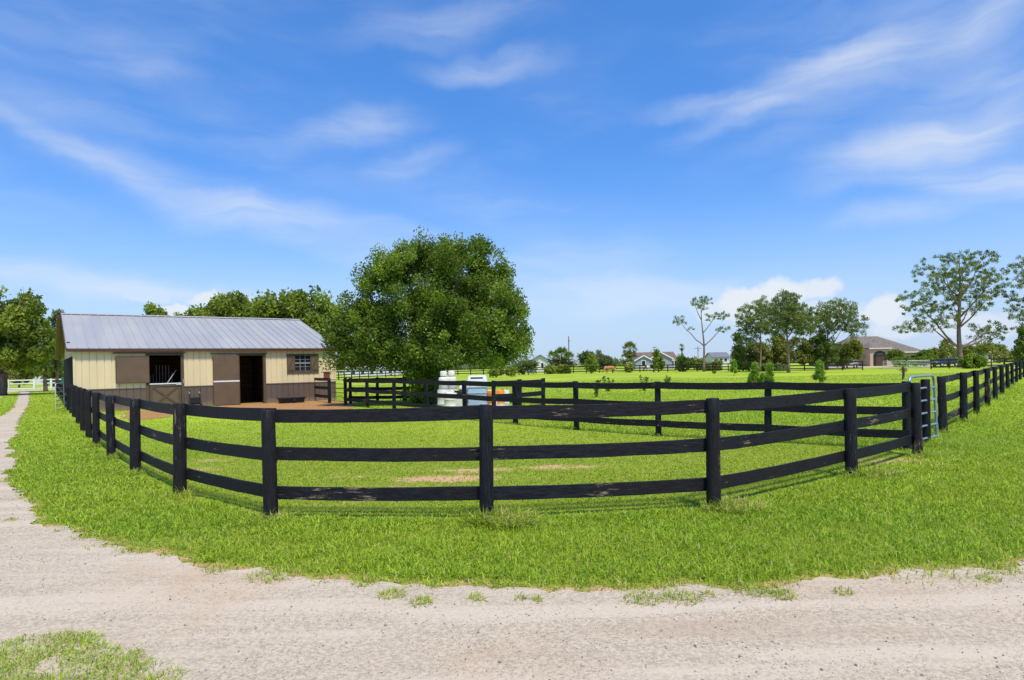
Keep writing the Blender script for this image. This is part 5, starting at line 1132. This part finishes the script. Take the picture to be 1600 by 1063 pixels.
# sparse grass patch bottom left of the road
n = 110000; x = g.uniform(-6.5, -1.2, n); y = g.uniform(2.2, 5.4, n); pp = [G(a_, b_) for a_, b_ in [(-160, 1060), (-60, 1020), (0, 1008), (50, 998), (110, 990), (160, 996), (150, 1010), (215, 1020), (250, 1040), (300, 1063), (340, 1110), (-200, 1200)]]
kp = inside(x, y, pp) & (g.random(n) < np.clip((vnoise(x, y, 2.6, 5)*.55+vnoise(x, y, 8, 6)*.45-.27)*2.8, 0.02, 1)); x, y = x[kp], y[kp]
PXs.append(x); PYs.append(y); Ls.append(.055*g.uniform(.5, 1.4, len(x))); Ws.append(np.full(len(x), .0055)); t = np.clip(g.normal(.45, .2, len(x)), 0, .8); dd = g.random(len(x)) < .25; t[dd] = g.uniform(.88, 1, dd.sum()); Ts.append(t)
x, y, l, wd_, t = map(np.concatenate, (PXs, PYs, Ls, Ws, Ts)); n = len(x)
a = g.random(n)*6.283; lean_ = g.uniform(.1, 1.9, n)*l; l = l*(1-.32*np.clip(lean_/np.maximum(l, 1e-4)-.5, 0, 1.4)); dx, dy = np.cos(a), np.sin(a); sx, sy = -np.sin(a+g.normal(0, .4, n)), np.cos(a+g.normal(0, .4, n))
def blades(mask, segs):
    X, Y, L_, W_, T_, DX, DY, LN, SX, SY = [q[mask] for q in (x, y, l, wd_, t, dx, dy, lean_, sx, sy)]; m = len(X); Z0 = np.full(m, -.005)
    if segs == 1:
        V = np.empty((m, 3, 3)); V[:, 0] = np.stack([X-SX*W_/2, Y-SY*W_/2, Z0], 1); V[:, 1] = np.stack([X+SX*W_/2, Y+SY*W_/2, Z0], 1); V[:, 2] = np.stack([X+DX*LN*.6, Y+DY*LN*.6, L_*.9], 1)
        return V.reshape(-1, 3), 3, np.repeat(T_, 3)
    V = np.empty((m, 4, 3)); V[:, 0] = np.stack([X-SX*W_*.4, Y-SY*W_*.4, Z0], 1); V[:, 1] = np.stack([X+DX*LN*.3+SX*W_*.5, Y+DY*LN*.3+SY*W_*.5, L_*.6], 1)
    V[:, 2] = np.stack([X+DX*LN*.9, Y+DY*LN*.9, L_*.88], 1); V[:, 3] = np.stack([X+DX*LN*.25-SX*W_*.5, Y+DY*LN*.25-SY*W_*.5, L_*.55], 1)
    return V.reshape(-1, 3), 4, np.repeat(T_, 4)
V, k4, T_ = blades(np.ones(n, bool), 2)
tag(link('grass', np_mesh('grass', V, 4, T_), M['grass']), 'bright green grass of the verge and paddock, with tufts on the road edge', 'grass', kind='stuff')
# loose stones on the road
n = 16000; x = g.uniform(-8.5, 9, n); y = 3.2+g.random(n)**1.3*7; kp = inside(x, y, road_poly) & (vnoise(x, y, 1.1, 8)+vnoise(x, y, 3.3, 9)*.5 > .62); x, y = x[kp], y[kp]; n = len(x)
r = .0035+.0075*g.random(n)**5; octv = np.array([(1, 0, 0), (0, 1, 0), (-1, 0, 0), (0, -1, 0), (0, 0, .8), (0, 0, -.5)]); fa_ = np.array([(0, 1, 4), (1, 2, 4), (2, 3, 4), (3, 0, 4), (1, 0, 5), (2, 1, 5), (3, 2, 5), (0, 3, 5)])
O = octv[None]*r[:, None, None]*g.uniform(.6, 1.4, (n, 6, 3)); aa = g.random(n)*6.28; c_, s_ = np.cos(aa)[:, None], np.sin(aa)[:, None]; O = np.stack([O[..., 0]*c_-O[..., 1]*s_, O[..., 0]*s_+O[..., 1]*c_, O[..., 2]], 2)
O += np.stack([x, y, np.full(n, .014)+r*.25], 1)[:, None]; V = O[:, fa_].reshape(-1, 3); T_ = np.repeat(g.random(n), 24)
def stonem(k, b, t_):
    at_ = k.n('ShaderNodeAttribute', attribute_name='tint').outputs['Fac']; k.L.new(k.mix(at_, (.17, .145, .12), (.52, .45, .37)), b.inputs['Base Color'])
tag(link('gravel', np_mesh('gravel', V, 3, T_), mat('stone', rough=.9, spec=.1, build=stonem)), 'small loose stones scattered on the pale dirt road', 'gravel', kind='stuff')
print('grass blades', len(Ts), len(l))
